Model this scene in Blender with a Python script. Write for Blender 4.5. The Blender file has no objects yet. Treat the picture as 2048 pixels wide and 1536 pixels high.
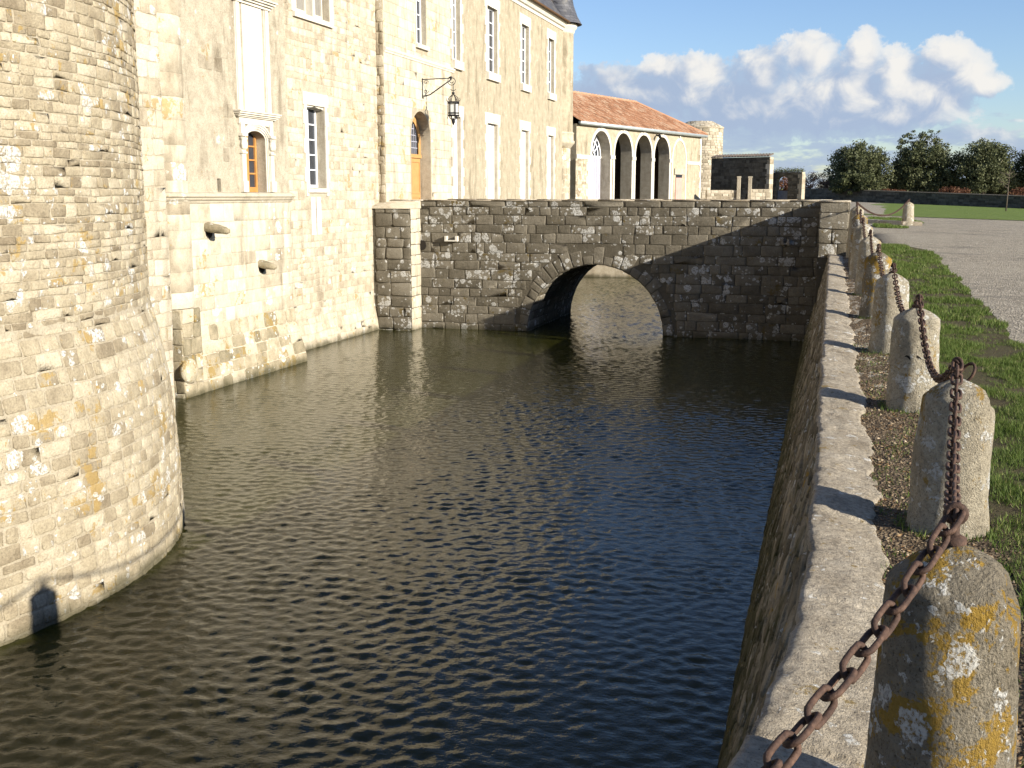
import bpy, math, random
import numpy as np
from mathutils import Vector, Matrix, noise as mn

R = math.radians
rng = random.Random(7)
nr = np.random.default_rng(11)
sc = bpy.context.scene
COL = sc.collection
EYE = 1.65
WATER = -2.7

# ------------------------------------------------------------------ object helpers
def tag(o, label=None, cat=None, group=None, kind=None):
    if label: o['label'] = label
    if cat: o['category'] = cat
    if group: o['group'] = group
    if kind: o['kind'] = kind
    return o

def empty(name, loc, label, cat, group=None):
    o = bpy.data.objects.new(name, None)
    o.empty_display_size = .2
    COL.objects.link(o)
    o.location = loc
    return tag(o, label, cat, group)

def put(o, parent):
    o.parent = parent
    if parent is not None:
        L = parent.location if parent.type == 'EMPTY' else Vector((0, 0, 0))
        o.matrix_parent_inverse = Matrix.Translation(-L)

class MB:
    """collects vertices and faces, builds one mesh"""
    def __init__(s):
        s.v = []; s.f = []; s.m = []; s.c = []
    def add(s, vs, fs, mat=0, col=(.5, .5, .5)):
        b = len(s.v)
        s.v.extend(vs); s.c.extend([col] * len(vs))
        for f in fs:
            s.f.append(tuple(i + b for i in f)); s.m.append(mat)
    def quad(s, a, b, c, d, mat=0, col=(.5, .5, .5)):
        s.add([a, b, c, d], [(0, 1, 2, 3)], mat, col)
    def box(s, x0, x1, y0, y1, z0, z1, mat=0, col=(.5, .5, .5), bev=0):
        s.pbox(lambda a, b, c: (a, b, c), x0, x1, y0, y1, z0, z1, mat, col)
    def pbox(s, fn, x0, x1, y0, y1, z0, z1, mat=0, col=(.5, .5, .5)):
        vs = [fn(x, y, z) for z in (z0, z1) for y in (y0, y1) for x in (x0, x1)]
        s.add(vs, [(0, 1, 3, 2), (4, 6, 7, 5), (0, 4, 5, 1), (2, 3, 7, 6), (0, 2, 6, 4), (1, 5, 7, 3)], mat, col)
    def tube(s, pts, r, n=6, mat=0, col=(.5, .5, .5), caps=True, closed=False):
        pts = [Vector(p) for p in pts]
        rs = r if isinstance(r, (list, tuple)) else [r] * len(pts)
        vs = []; N = len(pts); ref = None
        for i, p in enumerate(pts):
            if closed: t = pts[(i + 1) % N] - pts[i - 1]
            else: t = pts[min(i + 1, N - 1)] - pts[max(i - 1, 0)]
            t.normalize()
            if ref is None:
                ref = Vector((0, 0, 1)) if abs(t.z) < .9 else Vector((1, 0, 0))
            a = t.cross(ref)
            if a.length < 1e-5: a = t.cross(Vector((0, 1, 0)))
            a.normalize(); b = t.cross(a); ref = -b if False else ref
            for k in range(n):
                w = 2 * math.pi * k / n
                vs.append(tuple(p + (a * math.cos(w) + b * math.sin(w)) * rs[i]))
        fs = []
        for i in range(N if closed else N - 1):
            j = (i + 1) % N
            for k in range(n):
                l = (k + 1) % n
                fs.append((i * n + k, i * n + l, j * n + l, j * n + k))
        if caps and not closed:
            fs.append(tuple(range(n))[::-1]); fs.append(tuple((N - 1) * n + k for k in range(n)))
        s.add(vs, fs, mat, col)
    def lathe(s, cx, cy, prof, n=48, a0=0, a1=2 * math.pi, mat=0, col=(.5, .5, .5), wob=0):
        full = abs(a1 - a0 - 2 * math.pi) < 1e-6
        cols = n if full else n + 1
        vs = []
        for (r, z) in prof:
            for k in range(cols):
                a = a0 + (a1 - a0) * k / n
                rr = r
                if wob: rr += wob * mn.noise(Vector((math.cos(a) * r * 7, math.sin(a) * r * 7, z * 7)))
                vs.append((cx + rr * math.cos(a), cy + rr * math.sin(a), z))
        fs = []
        for i in range(len(prof) - 1):
            for k in range(n):
                l = (k + 1) % cols
                fs.append((i * cols + k, i * cols + l, (i + 1) * cols + l, (i + 1) * cols + k))
        if full:
            if prof[-1][0] < .02 or True: fs.append(tuple((len(prof) - 1) * cols + k for k in range(cols)))
        s.add(vs, fs, mat, col)
    def build(s, name, mats, parent=None, smooth=False):
        me = bpy.data.meshes.new(name)
        me.from_pydata(s.v, [], s.f)
        for m in (mats if isinstance(mats, (list, tuple)) else [mats]): me.materials.append(m)
        me.polygons.foreach_set('material_index', s.m)
        at = me.attributes.new('sv', 'FLOAT_COLOR', 'POINT')
        c = np.ones((len(s.v), 4), dtype=np.float32); c[:, :3] = np.array(s.c, dtype=np.float32).reshape(-1, 3)
        at.data.foreach_set('color', c.ravel())
        if smooth: me.polygons.foreach_set('use_smooth', [True] * len(me.polygons))
        me.update()
        o = bpy.data.objects.new(name, me)
        COL.objects.link(o)
        put(o, parent)
        return o

def np_mesh(name, V, F, mats, cols=None, smooth=False, parent=None):
    """V (n,3) F (m,k) numpy arrays"""
    me = bpy.data.meshes.new(name)
    n, k = F.shape
    me.vertices.add(len(V)); me.vertices.foreach_set('co', V.astype(np.float32).ravel())
    me.loops.add(n * k); me.loops.foreach_set('vertex_index', F.astype(np.int32).ravel())
    me.polygons.add(n)
    me.polygons.foreach_set('loop_start', np.arange(0, n * k, k, dtype=np.int32))
    me.polygons.foreach_set('loop_total', np.full(n, k, dtype=np.int32))
    for m in (mats if isinstance(mats, (list, tuple)) else [mats]): me.materials.append(m)
    if cols is not None:
        at = me.attributes.new('sv', 'FLOAT_COLOR', 'POINT')
        c = np.ones((len(V), 4), dtype=np.float32); c[:, :3] = cols
        at.data.foreach_set('color', c.ravel())
    if smooth: me.polygons.foreach_set('use_smooth', np.ones(n, dtype=bool))
    me.update(calc_edges=True); me.validate()
    o = bpy.data.objects.new(name, me); COL.objects.link(o); put(o, parent)
    return o

# ------------------------------------------------------------------ materials
class NT:
    def __init__(s, tree): s.t = tree; s.n = tree.nodes; s.l = tree.links
    def new(s, typ, ins=None, **kw):
        nd = s.n.new(typ)
        for k, v in kw.items(): setattr(nd, k, v)
        if ins:
            for k, v in ins.items():
                sock = nd.inputs[k]
                if isinstance(v, bpy.types.NodeSocket): s.l.new(v, sock)
                else: sock.default_value = v
        return nd
    def math(s, op, a, b=0.0, c=0.0, clamp=False):
        nd = s.new('ShaderNodeMath', {0: a, 1: b, 2: c}, operation=op, use_clamp=clamp); return nd.outputs[0]
    def vmath(s, op, a, b=(0, 0, 0)):
        nd = s.new('ShaderNodeVectorMath', {0: a, 1: b}, operation=op)
        return nd.outputs['Value'] if op in ('LENGTH', 'DOT_PRODUCT', 'DISTANCE') else nd.outputs[0]
    def noise(s, vec, scale, detail=4, rough=.55, dist=0, out=0):
        return s.new('ShaderNodeTexNoise', {'Vector': vec, 'Scale': scale, 'Detail': detail, 'Roughness': rough, 'Distortion': dist}).outputs[out]
    def vor(s, vec, scale, feature='F1', out='Distance', rnd=1.0):
        return s.new('ShaderNodeTexVoronoi', {'Vector': vec, 'Scale': scale, 'Randomness': rnd}, feature=feature).outputs[out]
    def ramp(s, fac, stops, interp='LINEAR'):
        nd = s.new('ShaderNodeValToRGB', {'Fac': fac}); cr = nd.color_ramp; cr.interpolation = interp
        while len(cr.elements) > 1: cr.elements.remove(cr.elements[-1])
        for i, (p, c) in enumerate(stops):
            e = cr.elements[0] if i == 0 else cr.elements.new(p)
            e.position = p
            e.color = (c, c, c, 1) if isinstance(c, (int, float)) else (c[0], c[1], c[2], 1)
        return nd.outputs['Color']
    def step(s, x, a, b):
        return s.new('ShaderNodeMapRange', {'Value': x, 'From Min': a, 'From Max': b, 'To Min': 0, 'To Max': 1}, interpolation_type='SMOOTHSTEP').outputs[0]
    def mix(s, fac, a, b, blend='MIX'):
        nd = s.n.new('ShaderNodeMix'); nd.data_type = 'RGBA'; nd.blend_type = blend; nd.clamp_factor = True
        for sock, v in ((nd.inputs['Factor'], fac), (nd.inputs[6], a), (nd.inputs[7], b)):
            if isinstance(v, bpy.types.NodeSocket): s.l.new(v, sock)
            elif isinstance(v, (int, float)) and sock.type != 'VALUE': sock.default_value = (v, v, v, 1)
            elif isinstance(v, (tuple, list)) and len(v) == 3: sock.default_value = (*v, 1)
            else: sock.default_value = v
        return nd.outputs[2]
    def bump(s, h, strength, dist, normal=None):
        ins = {'Height': h, 'Strength': strength, 'Distance': dist}
        if normal is not None: ins['Normal'] = normal
        return s.new('ShaderNodeBump', ins).outputs[0]

def newmat(name):
    m = bpy.data.materials.new(name); m.use_nodes = True
    t = NT(m.node_tree); t.n.clear()
    out = t.new('ShaderNodeOutputMaterial'); p = t.new('ShaderNodeBsdfPrincipled', {'Roughness': .9, 'Specular IOR Level': .15})
    t.l.new(p.outputs[0], out.inputs['Surface'])
    return m, t, p

def simple(name, col, rough=.7, metal=0, var=.25, scale=8, bump=0, bscale=40, spec=.3):
    m, t, p = newmat(name)
    co = t.new('ShaderNodeTexCoord').outputs['Object']
    n = t.noise(co, scale, 6, .6)
    c = t.mix(1.0, (*col, 1), t.ramp(n, [(.25, 1 - var), (.75, 1 + var)]), 'MULTIPLY')
    t.l.new(c, p.inputs['Base Color'])
    p.inputs['Roughness'].default_value = rough; p.inputs['Metallic'].default_value = metal
    p.inputs['Specular IOR Level'].default_value = spec
    if bump:
        t.l.new(t.bump(t.noise(co, bscale, 5, .6), bump, .02), p.inputs['Normal'])
    return m

def stone(name, dark, mid, light, white=0.0, yellow=0.0, wscale=5., bump=.5, bscale=18, wet=0.0, var=.35, stain=0.0,
          perobj=False, pits=.38, whitecol=(.62, .61, .57), mottle=None, ncol=(.42, .27, .05), green=0.0):
    """weathered limestone: tone per stone from the 'sv' attribute, mottling, lichen, pitted bump"""
    m, t, p = newmat(name)
    co = t.new('ShaderNodeTexCoord').outputs['Object']
    if perobj:
        rnd = t.new('ShaderNodeObjectInfo').outputs['Random']
        off = t.new('ShaderNodeCombineXYZ', {0: t.math('MULTIPLY', rnd, 37.), 1: t.math('MULTIPLY', rnd, 91.), 2: 0.}).outputs[0]
        co = t.vmath('ADD', co, off)
    sv = t.new('ShaderNodeAttribute', attribute_name='sv')
    sep = t.new('ShaderNodeSeparateColor', {0: sv.outputs['Color']})
    r1, r2 = sep.outputs[0], sep.outputs[1]
    n_mid = t.noise(co, 3.5, 8, .65)
    n_fine = t.noise(co, 38, 6, .7)
    tone = t.math('ADD', t.math('MULTIPLY', r1, .55), t.math('MULTIPLY', t.math('SUBTRACT', n_mid, .25), .85))
    c = t.ramp(tone, [(.2, dark), (.5, mid), (.82, light)])
    c = t.mix(1.0, c, t.ramp(n_fine, [(.25, 1 - var), (.5, 1.0), (.8, 1 + var * .6)]), 'MULTIPLY')
    pit = t.noise(co, bscale * 3.1, 4, .75)
    c = t.mix(t.step(pit, pits, pits - .11), c, t.mix(.75, c, (.03, .025, .018)))
    if stain:
        st = t.new('ShaderNodeMapping', {'Vector': co, 'Scale': (1.6, 1.6, .35)}).outputs[0]
        sn = t.noise(st, 1.3, 7, .65, .4)
        c = t.mix(t.math('MULTIPLY', t.step(sn, .5, .68), stain), c, t.mix(1., c, (.5, .47, .43), 'MULTIPLY'))
    h = t.math('ADD', t.math('MULTIPLY', t.noise(co, bscale, 8, .68), 1.0), t.math('MULTIPLY', t.noise(co, bscale * 4, 4, .6), .35))
    if yellow:
        yn = t.noise(co, wscale * .55, 9, .7, .3); yn2 = t.noise(co, wscale * 5, 4, .7)
        ym = t.step(t.math('ADD', yn, t.math('ADD', t.math('MULTIPLY', t.math('SUBTRACT', yn2, .5), .25), t.math('MULTIPLY', t.math('SUBTRACT', r2, .5), .12))), .66 - yellow * .2, .70 - yellow * .2)
        c = t.mix(t.math('MULTIPLY', ym, .8), c, t.mix(t.noise(co, wscale * 9, 3), ncol, (ncol[0] * .55, ncol[1] * .5, ncol[2] * .5)))
    if white:
        big = t.noise(co, wscale * .35, 4, .6)
        warp = t.new('ShaderNodeTexNoise', {'Vector': co, 'Scale': wscale * 4, 'Detail': 6}).outputs['Color']
        wc = t.vmath('ADD', co, t.vmath('SCALE', t.vmath('SUBTRACT', warp, (.5, .5, .5))))
        wc.node.inputs[1].links[0].from_node.inputs['Scale'].default_value = .085
        v1 = t.new('ShaderNodeTexVoronoi', {'Vector': wc, 'Scale': wscale}, feature='F1')
        v2 = t.new('ShaderNodeTexVoronoi', {'Vector': wc, 'Scale': wscale * 2.3}, feature='F1')
        gate = t.math('ADD', t.math('MULTIPLY', t.math('SUBTRACT', big, .5), 1.6), t.math('MULTIPLY', t.math('SUBTRACT', r2, .5), .5))
        def spots(v, k):
            cr = t.new('ShaderNodeSeparateColor', {0: v.outputs['Color']}).outputs[0]
            rad = t.math('ADD', t.math('ADD', t.math('MULTIPLY', cr, .75), -.62 + white * .5), gate)
            rad = t.math('MINIMUM', rad, .62)
            return t.step(t.math('SUBTRACT', t.math('MULTIPLY', rad, k), v.outputs['Distance']), -.02, .06)
        wm = t.math('MAXIMUM', spots(v1, 1.0), spots(v2, .85))
        wm = t.math('MULTIPLY', wm, t.step(t.noise(co, wscale * 7, 6, .75), .40, .53))
        c = t.mix(t.math('MULTIPLY', wm, .88), c, whitecol)
        h = t.math('ADD', h, t.math('MULTIPLY', wm, .15))
    if green:
        gn = t.noise(co, 2.2, 7, .7)
        z = t.new('ShaderNodeSeparateXYZ', {0: co}).outputs[2]
        gz = t.step(z, -.2, -2.6)
        c = t.mix(t.math('MULTIPLY', t.step(t.math('ADD', gn, t.math('MULTIPLY', gz, .22)), .52, .7), green), c, (.035, .038, .012))
    if wet:
        z = t.new('ShaderNodeSeparateXYZ', {0: co}).outputs[2]
        wz = t.step(t.math('ADD', z, t.math('MULTIPLY', t.noise(co, 2.5, 4), .35)), WATER + .42, WATER + .16)
        c = t.mix(t.math('MULTIPLY', wz, wet), c, (.045, .043, .022))
    t.l.new(c, p.inputs['Base Color'])
    t.l.new(t.bump(h, bump, .03), p.inputs['Normal'])
    p.inputs['Roughness'].default_value = .95; p.inputs['Specular IOR Level'].default_value = .08
    return m

M = {}
M['tower'] = stone('tower_rubble', (.21, .17, .115), (.37, .315, .22), (.53, .47, .36), white=.46, yellow=.35, wscale=4.2, bump=.9, bscale=14, wet=.8, ncol=(.42, .30, .11), var=.4)
M['mortar'] = stone('lime_mortar', (.26, .22, .155), (.38, .33, .245), (.48, .425, .325), white=.36, yellow=.25, wscale=4.2, bump=1., bscale=12, wet=.8, ncol=(.42, .30, .1))
M['ashlar'] = stone('pale_ashlar', (.30, .255, .185), (.44, .39, .30), (.53, .49, .40), white=.05, yellow=.24, wscale=2.2, bump=.5, bscale=9, wet=.8, stain=.6, ncol=(.45, .32, .13), var=.25)
M['ashlar_mortar'] = stone('ashlar_mortar', (.28, .24, .18), (.40, .35, .27), (.48, .43, .34), bump=.7, bscale=14, wet=.8)
M['plinth'] = stone('lichened_plinth', (.16, .14, .09), (.34, .29, .2), (.52, .47, .36), white=.3, yellow=.45, wscale=4, bump=.9, bscale=12, wet=.8, ncol=(.35, .25, .08))
M['rubble'] = stone('pale_rubble', (.27, .22, .155), (.44, .385, .29), (.55, .50, .405), white=.12, yellow=.22, wscale=3, bump=.9, bscale=13, wet=.8, stain=.6, ncol=(.42, .31, .13), var=.35)
M['plaster'] = stone('weathered_plaster', (.26, .22, .16), (.44, .39, .30), (.56, .515, .42), white=.05, yellow=.16, wscale=2.5, bump=1., bscale=22, stain=.7, ncol=(.42, .32, .15), var=.4)
M['render'] = stone('tan_render', (.26, .22, .155), (.385, .335, .245), (.49, .44, .34), bump=.9, bscale=26, stain=.75, var=.4, white=.06)
M['dressed'] = stone('white_dressed_stone', (.46, .42, .345), (.56, .525, .45), (.63, .60, .54), bump=.25, bscale=20, stain=.3, var=.15)
M['reveal'] = stone('grey_reveal_stone', (.26, .225, .165), (.40, .355, .275), (.52, .475, .385), bump=.5, bscale=14, stain=.5, var=.25)
M['bridge'] = stone('bridge_stone', (.10, .087, .064), (.16, .14, .106), (.23, .205, .16), white=.62, yellow=.2, wscale=4.0, bump=1., bscale=13, wet=.6, ncol=(.15, .11, .035), var=.45, whitecol=(.50, .49, .46))
M['bridge_mortar'] = stone('bridge_mortar', (.06, .051, .037), (.105, .091, .067), (.16, .142, .11), white=.4, wscale=5, bump=1., bscale=16, wet=.6)
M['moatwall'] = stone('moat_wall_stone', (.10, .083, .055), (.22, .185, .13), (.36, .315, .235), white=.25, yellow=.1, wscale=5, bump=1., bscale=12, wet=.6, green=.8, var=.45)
M['coping'] = stone('coping_stone', (.23, .19, .14), (.40, .345, .265), (.52, .465, .38), white=.26, yellow=.26, wscale=8, bump=.8, bscale=40, pits=.44, var=.6, ncol=(.30, .22, .08), stain=.5)
M['bollard'] = stone('lichened_bollard_stone', (.12, .10, .07), (.23, .20, .15), (.36, .325, .255), white=.80, yellow=.68, wscale=10, bump=1., bscale=30, perobj=True, pits=.45, ncol=(.40, .25, .025), var=.5)
M['bollard_pale'] = stone('pale_bollard_stone', (.23, .195, .14), (.39, .345, .26), (.52, .475, .38), white=.70, yellow=.36, wscale=9, bump=1., bscale=30, perobj=True, pits=.45, ncol=(.34, .22, .04), var=.5)
M['shaded_wall'] = stone('shaded_rubble', (.06, .052, .04), (.105, .092, .07), (.16, .142, .11), white=.0, wscale=4, bump=1., bscale=6)  # rubble of the walls in shade, the shade put into the colour
M['farlight'] = stone('far_pale_rubble', (.25, .21, .15), (.40, .345, .26), (.52, .47, .37), bump=1., bscale=6)
M['iron'] = simple('dark_wrought_iron', (.025, .025, .028), .5, .6, .3)
M['white'] = simple('white_paint', (.78, .79, .82), .5, 0, .06, 5)
M['orangewood'] = simple('orange_varnished_wood', (.42, .20, .06), .45, 0, .2, 5)
M['ochredoor'] = simple('ochre_painted_door', (.40, .225, .085), .5, 0, .15, 4)
M['glass'] = simple('dark_window_glass', (.03, .035, .045), .08, 0, .2, 3, spec=.5)
M['greyglass'] = simple('dusty_grey_glass', (.20, .19, .17), .25, 0, .2, 3, spec=.5)
M['greydoor'] = simple('pale_blue_grey_paint', (.34, .34, .40), .6, 0, .12, 3)
M['pinkdoor'] = simple('faded_pink_paint', (.46, .27, .23), .6, 0, .15, 3)
M['zinc'] = simple('zinc_gutter', (.40, .44, .44), .4, .3, .15, 3)
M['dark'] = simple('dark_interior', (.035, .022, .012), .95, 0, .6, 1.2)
M['hole'] = simple('dark_hole', (.02, .016, .012), .95)
M['bluegate'] = simple('blue_grey_gate', (.12, .14, .18), .6)
M['bark'] = simple('bark', (.10, .08, .06), .9, 0, .3, 10, .6)
M['lanternglass'] = simple('lantern_glass', (.55, .55, .52), .1, 0, .1, 3, spec=.5)

def rust():
    m, t, p = newmat('rusty_iron')
    co = t.new('ShaderNodeTexCoord').outputs['Object']
    n = t.noise(co, 60, 6, .7); n2 = t.noise(co, 14, 3)
    c = t.ramp(t.math('ADD', t.math('MULTIPLY', n, .6), t.math('MULTIPLY', n2, .4)), [(.3, (.022, .013, .010)), (.5, (.062, .034, .023)), (.72, (.135, .078, .052))])
    t.l.new(c, p.inputs['Base Color']); p.inputs['Roughness'].default_value = .75; p.inputs['Specular IOR Level'].default_value = .3
    t.l.new(t.bump(t.noise(co, 180, 5, .7), .6, .004), p.inputs['Normal'])
    return m
M['rust'] = rust()

def slate():
    m, t, p = newmat('slate_roof')
    co = t.new('ShaderNodeTexCoord').outputs['Object']
    mp = t.new('ShaderNodeMapping', {'Vector': co, 'Rotation': (0, R(90), R(90))}).outputs[0]
    z = t.new('ShaderNodeSeparateXYZ', {0: co})
    uv = t.new('ShaderNodeCombineXYZ', {0: z.outputs[1], 1: z.outputs[2], 2: 0.}).outputs[0]
    b = t.new('ShaderNodeTexBrick', {'Vector': uv, 'Color1': (.05, .052, .06, 1), 'Color2': (.10, .10, .11, 1), 'Mortar': (.025, .025, .03, 1), 'Scale': 1., 'Mortar Size': .008, 'Brick Width': .22, 'Row Height': .14})
    c = t.mix(t.step(t.noise(co, 1.5, 6, .7), .5, .75), b.outputs[0], (.16, .145, .115))
    t.l.new(c, p.inputs['Base Color']); p.inputs['Roughness'].default_value = .5; p.inputs['Specular IOR Level'].default_value = .4
    t.l.new(t.bump(b.outputs[1], -.4, .02), p.inputs['Normal'])
    return m
M['slate'] = slate()

def tiles():
    m, t, p = newmat('canal_tiles')
    co = t.new('ShaderNodeTexCoord').outputs['Object']
    sv = t.new('ShaderNodeAttribute', attribute_name='sv'); sep = t.new('ShaderNodeSeparateColor', {0: sv.outputs['Color']})
    n = t.noise(co, .9, 6, .65)
    f = t.math('ADD', t.math('MULTIPLY', sep.outputs[0], .6), t.math('MULTIPLY', n, .45))
    c = t.ramp(f, [(.15, (.16, .085, .05)), (.4, (.27, .13, .072)), (.65, (.345, .19, .115)), (.9, (.40, .30, .21))])
    c = t.mix(t.step(t.noise(co, 3.5, 6, .7), .55, .75), c, (.20, .16, .11))
    t.l.new(c, p.inputs['Base Color']); p.inputs['Roughness'].default_value = .9
    return m
M['tiles'] = tiles()

def gravel():
    m, t, p = newmat('gravel_yard')
    co = t.new('ShaderNodeTexCoord').outputs['Object']
    sv = t.vor(co, 42, out='Color'); s = t.new('ShaderNodeSeparateColor', {0: sv}).outputs[0]
    c = t.ramp(s, [(.0, (.18, .152, .112)), (.5, (.30, .262, .202)), (1., (.42, .375, .30))])
    mp = t.new('ShaderNodeMapping', {'Vector': co, 'Scale': (.35, 1.2, 1)}).outputs[0]
    n = t.noise(mp, 1.1, 8, .72, .5)
    c = t.mix(t.math('MULTIPLY', t.step(n, .52, .66), .7), c, (.12, .108, .092))
    c = t.mix(1., c, t.ramp(t.noise(co, 6, 8, .8), [(.3, .62), (.5, 1.), (.72, 1.3)]), 'MULTIPLY')
    n2 = t.noise(co, .25, 5, .6)
    c = t.mix(t.math('MULTIPLY', t.step(n2, .45, .65), .4), c, (.37, .325, .25))
    t.l.new(c, p.inputs['Base Color'])
    h = t.math('ADD', t.vor(co, 42), t.math('MULTIPLY', t.noise(co, 6, 6), 1.))
    t.l.new(t.bump(h, .8, .03), p.inputs['Normal'])
    return m
M['gravel'] = gravel()

def soil():
    m, t, p = newmat('brown_soil')
    co = t.new('ShaderNodeTexCoord').outputs['Object']
    n = t.noise(co, 9, 8, .7); v = t.vor(co, 60, out='Color'); s = t.new('ShaderNodeSeparateColor', {0: v}).outputs[0]
    c = t.ramp(t.math('ADD', t.math('MULTIPLY', n, .7), t.math('MULTIPLY', s, .35)), [(.25, (.045, .03, .018)), (.5, (.12, .085, .052)), (.8, (.26, .20, .13))])
    t.l.new(c, p.inputs['Base Color'])
    t.l.new(t.bump(t.math('ADD', n, t.vor(co, 60)), 1., .03), p.inputs['Normal'])
    return m
M['soil'] = soil()

def turf(name, a, b, cc, scale=1.):
    m, t, p = newmat(name)
    co = t.new('ShaderNodeTexCoord').outputs['Object']
    n = t.noise(co, .8 * scale, 7, .7); n2 = t.noise(co, 30 * scale, 5, .7)
    c = t.ramp(t.math('ADD', t.math('MULTIPLY', n, .6), t.math('MULTIPLY', n2, .45)), [(.3, a), (.52, b), (.75, cc)])
    t.l.new(c, p.inputs['Base Color'])
    t.l.new(t.bump(n2, 1., .06), p.inputs['Normal'])
    return m
M['turf'] = turf('turf_earth', (.06, .045, .025), (.095, .078, .04), (.085, .095, .032))
M['lawn'] = turf('far_lawn', (.09, .13, .026), (.13, .18, .038), (.19, .225, .07), 1.2)

def leafy(name, a, b, cc, trans=.25):
    m, t, p = newmat(name)
    sv = t.new('ShaderNodeAttribute', attribute_name='sv'); s = t.new('ShaderNodeSeparateColor', {0: sv.outputs['Color']})
    c = t.ramp(s.outputs[0], [(0, a), (.5, b), (1, cc)])
    t.l.new(c, p.inputs['Base Color']); p.inputs['Roughness'].default_value = .6; p.inputs['Specular IOR Level'].default_value = .2
    out = [n for n in t.n if n.type == 'OUTPUT_MATERIAL'][0]
    tr = t.new('ShaderNodeBsdfTranslucent', {'Color': c})
    mx = t.new('ShaderNodeMixShader', {0: trans, 1: p.outputs[0], 2: tr.outputs[0]})
    t.l.new(mx.outputs[0], out.inputs['Surface'])
    return m
M['grass'] = leafy('grass_blades', (.06, .095, .016), (.105, .155, .03), (.24, .24, .09))
M['oak'] = leafy('holm_oak_leaves', (.045, .054, .023), (.105, .116, .053), (.20, .21, .11))
M['olive'] = leafy('olive_leaves', (.04, .048, .02), (.075, .085, .035), (.13, .14, .065))
M['scrubleaf'] = leafy('brown_scrub_twigs', (.07, .045, .03), (.15, .095, .062), (.24, .165, .11))
M['redleaf'] = leafy('russet_bramble_leaves', (.07, .03, .018), (.14, .06, .033), (.21, .12, .06))
M['chips'] = stone('limestone_chips', (.09, .065, .04), (.22, .165, .105), (.46, .37, .26), bump=.4, bscale=30)
M['litter'] = leafy('dead_leaves', (.08, .042, .018), (.19, .105, .045), (.34, .22, .11))

def water():
    m, t, p = newmat('moat_water')
    co = t.new('ShaderNodeTexCoord').outputs['Object']
    n = t.noise(co, .5, 4)
    p.inputs['Base Color'].default_value = (.024, .0245, .0045, 1)
    p.inputs['Roughness'].default_value = .03
    p.inputs['IOR'].default_value = 1.33
    p.inputs['Specular IOR Level'].default_value = .37
    mp = t.new('ShaderNodeMapping', {'Vector': co, 'Scale': (1., 1.35, 1)}).outputs[0]
    hh = t.math('ADD', t.noise(mp, 9, 3, .5), t.math('MULTIPLY', t.noise(mp, 22, 2, .5), .35))
    t.l.new(t.bump(hh, .16, .05), p.inputs['Normal'])
    return m
M['water'] = water()

# ------------------------------------------------------------------ masonry generator
def snoise(u, k):
    return math.sin(u * 1.7 + k * 2.3) * .5 + math.sin(u * 4.1 + k * 5.1) * .3 + math.sin(u * 9.3 + k * 1.1) * .2

def add_stone(mb, mp, ua, ub, va, vb, gap, proud, rg, col, cut=.2, jit=.08, detail=True, mat=0):
    w, h = ub - ua, vb[0] - va[0]
    m = min(w, (vb[0] - va[0]))
    if w < gap * 2.5 or m < gap * 2.5: return
    g = gap * .5 * rg.uniform(.6, 1.5)
    c = m * cut * rg.uniform(.4, 1.2); j = m * jit
    if detail:
        P = [(ua + g + c, 0, g), (ub - g - c, 1, g), (ub - g, 1, g + c), (ub - g, 1, -g - c), (ub - g - c, 1, -g), (ua + g + c, 0, -g), (ua + g, 0, -g - c), (ua + g, 0, g + c)]
    else:
        P = [(ua + g, 0, g), (ub - g, 1, g), (ub - g, 1, -g), (ua + g, 0, -g)]
    pts = []
    for (u, side, dv) in P:
        v = (va[side] + dv) if dv > 0 else (vb[side] + dv)
        pts.append((u + rg.uniform(-j, j), v + rg.uniform(-j, j)))
    cu = sum(q[0] for q in pts) / len(pts); cv = sum(q[1] for q in pts) / len(pts)
    d = proud * rg.uniform(.45, 1.25)
    tu, tv = rg.uniform(-.3, .3) * proud, rg.uniform(-.3, .3) * proud
    n = len(pts)
    e = min(.35, .018 / max(m, .02) + .06)
    vs = [mp(u, v, -.02) for (u, v) in pts]
    def lift(u, v): return tu * (u - cu) / (w * .5) + tv * (v - cv) / (h * .5)
    vs += [mp(u + (cu - u) * e * .25, v + (cv - v) * e * .25, d * .72 + lift(u, v)) for (u, v) in pts]
    vs += [mp(u + (cu - u) * e, v + (cv - v) * e, d + lift(u, v) + rg.uniform(-.12, .12) * proud) for (u, v) in pts]
    vs.append(mp(cu, cv, d + rg.uniform(-.1, .25) * proud))
    fs = []
    for r in (0, n):
        for k in range(n):
            l = (k + 1) % n
            fs.append((r + k, r + l, r + n + l, r + n + k))
    for k in range(n): fs.append((2 * n + k, 2 * n + (k + 1) % n, 3 * n))
    mb.add(vs, fs, mat, col)

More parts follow.
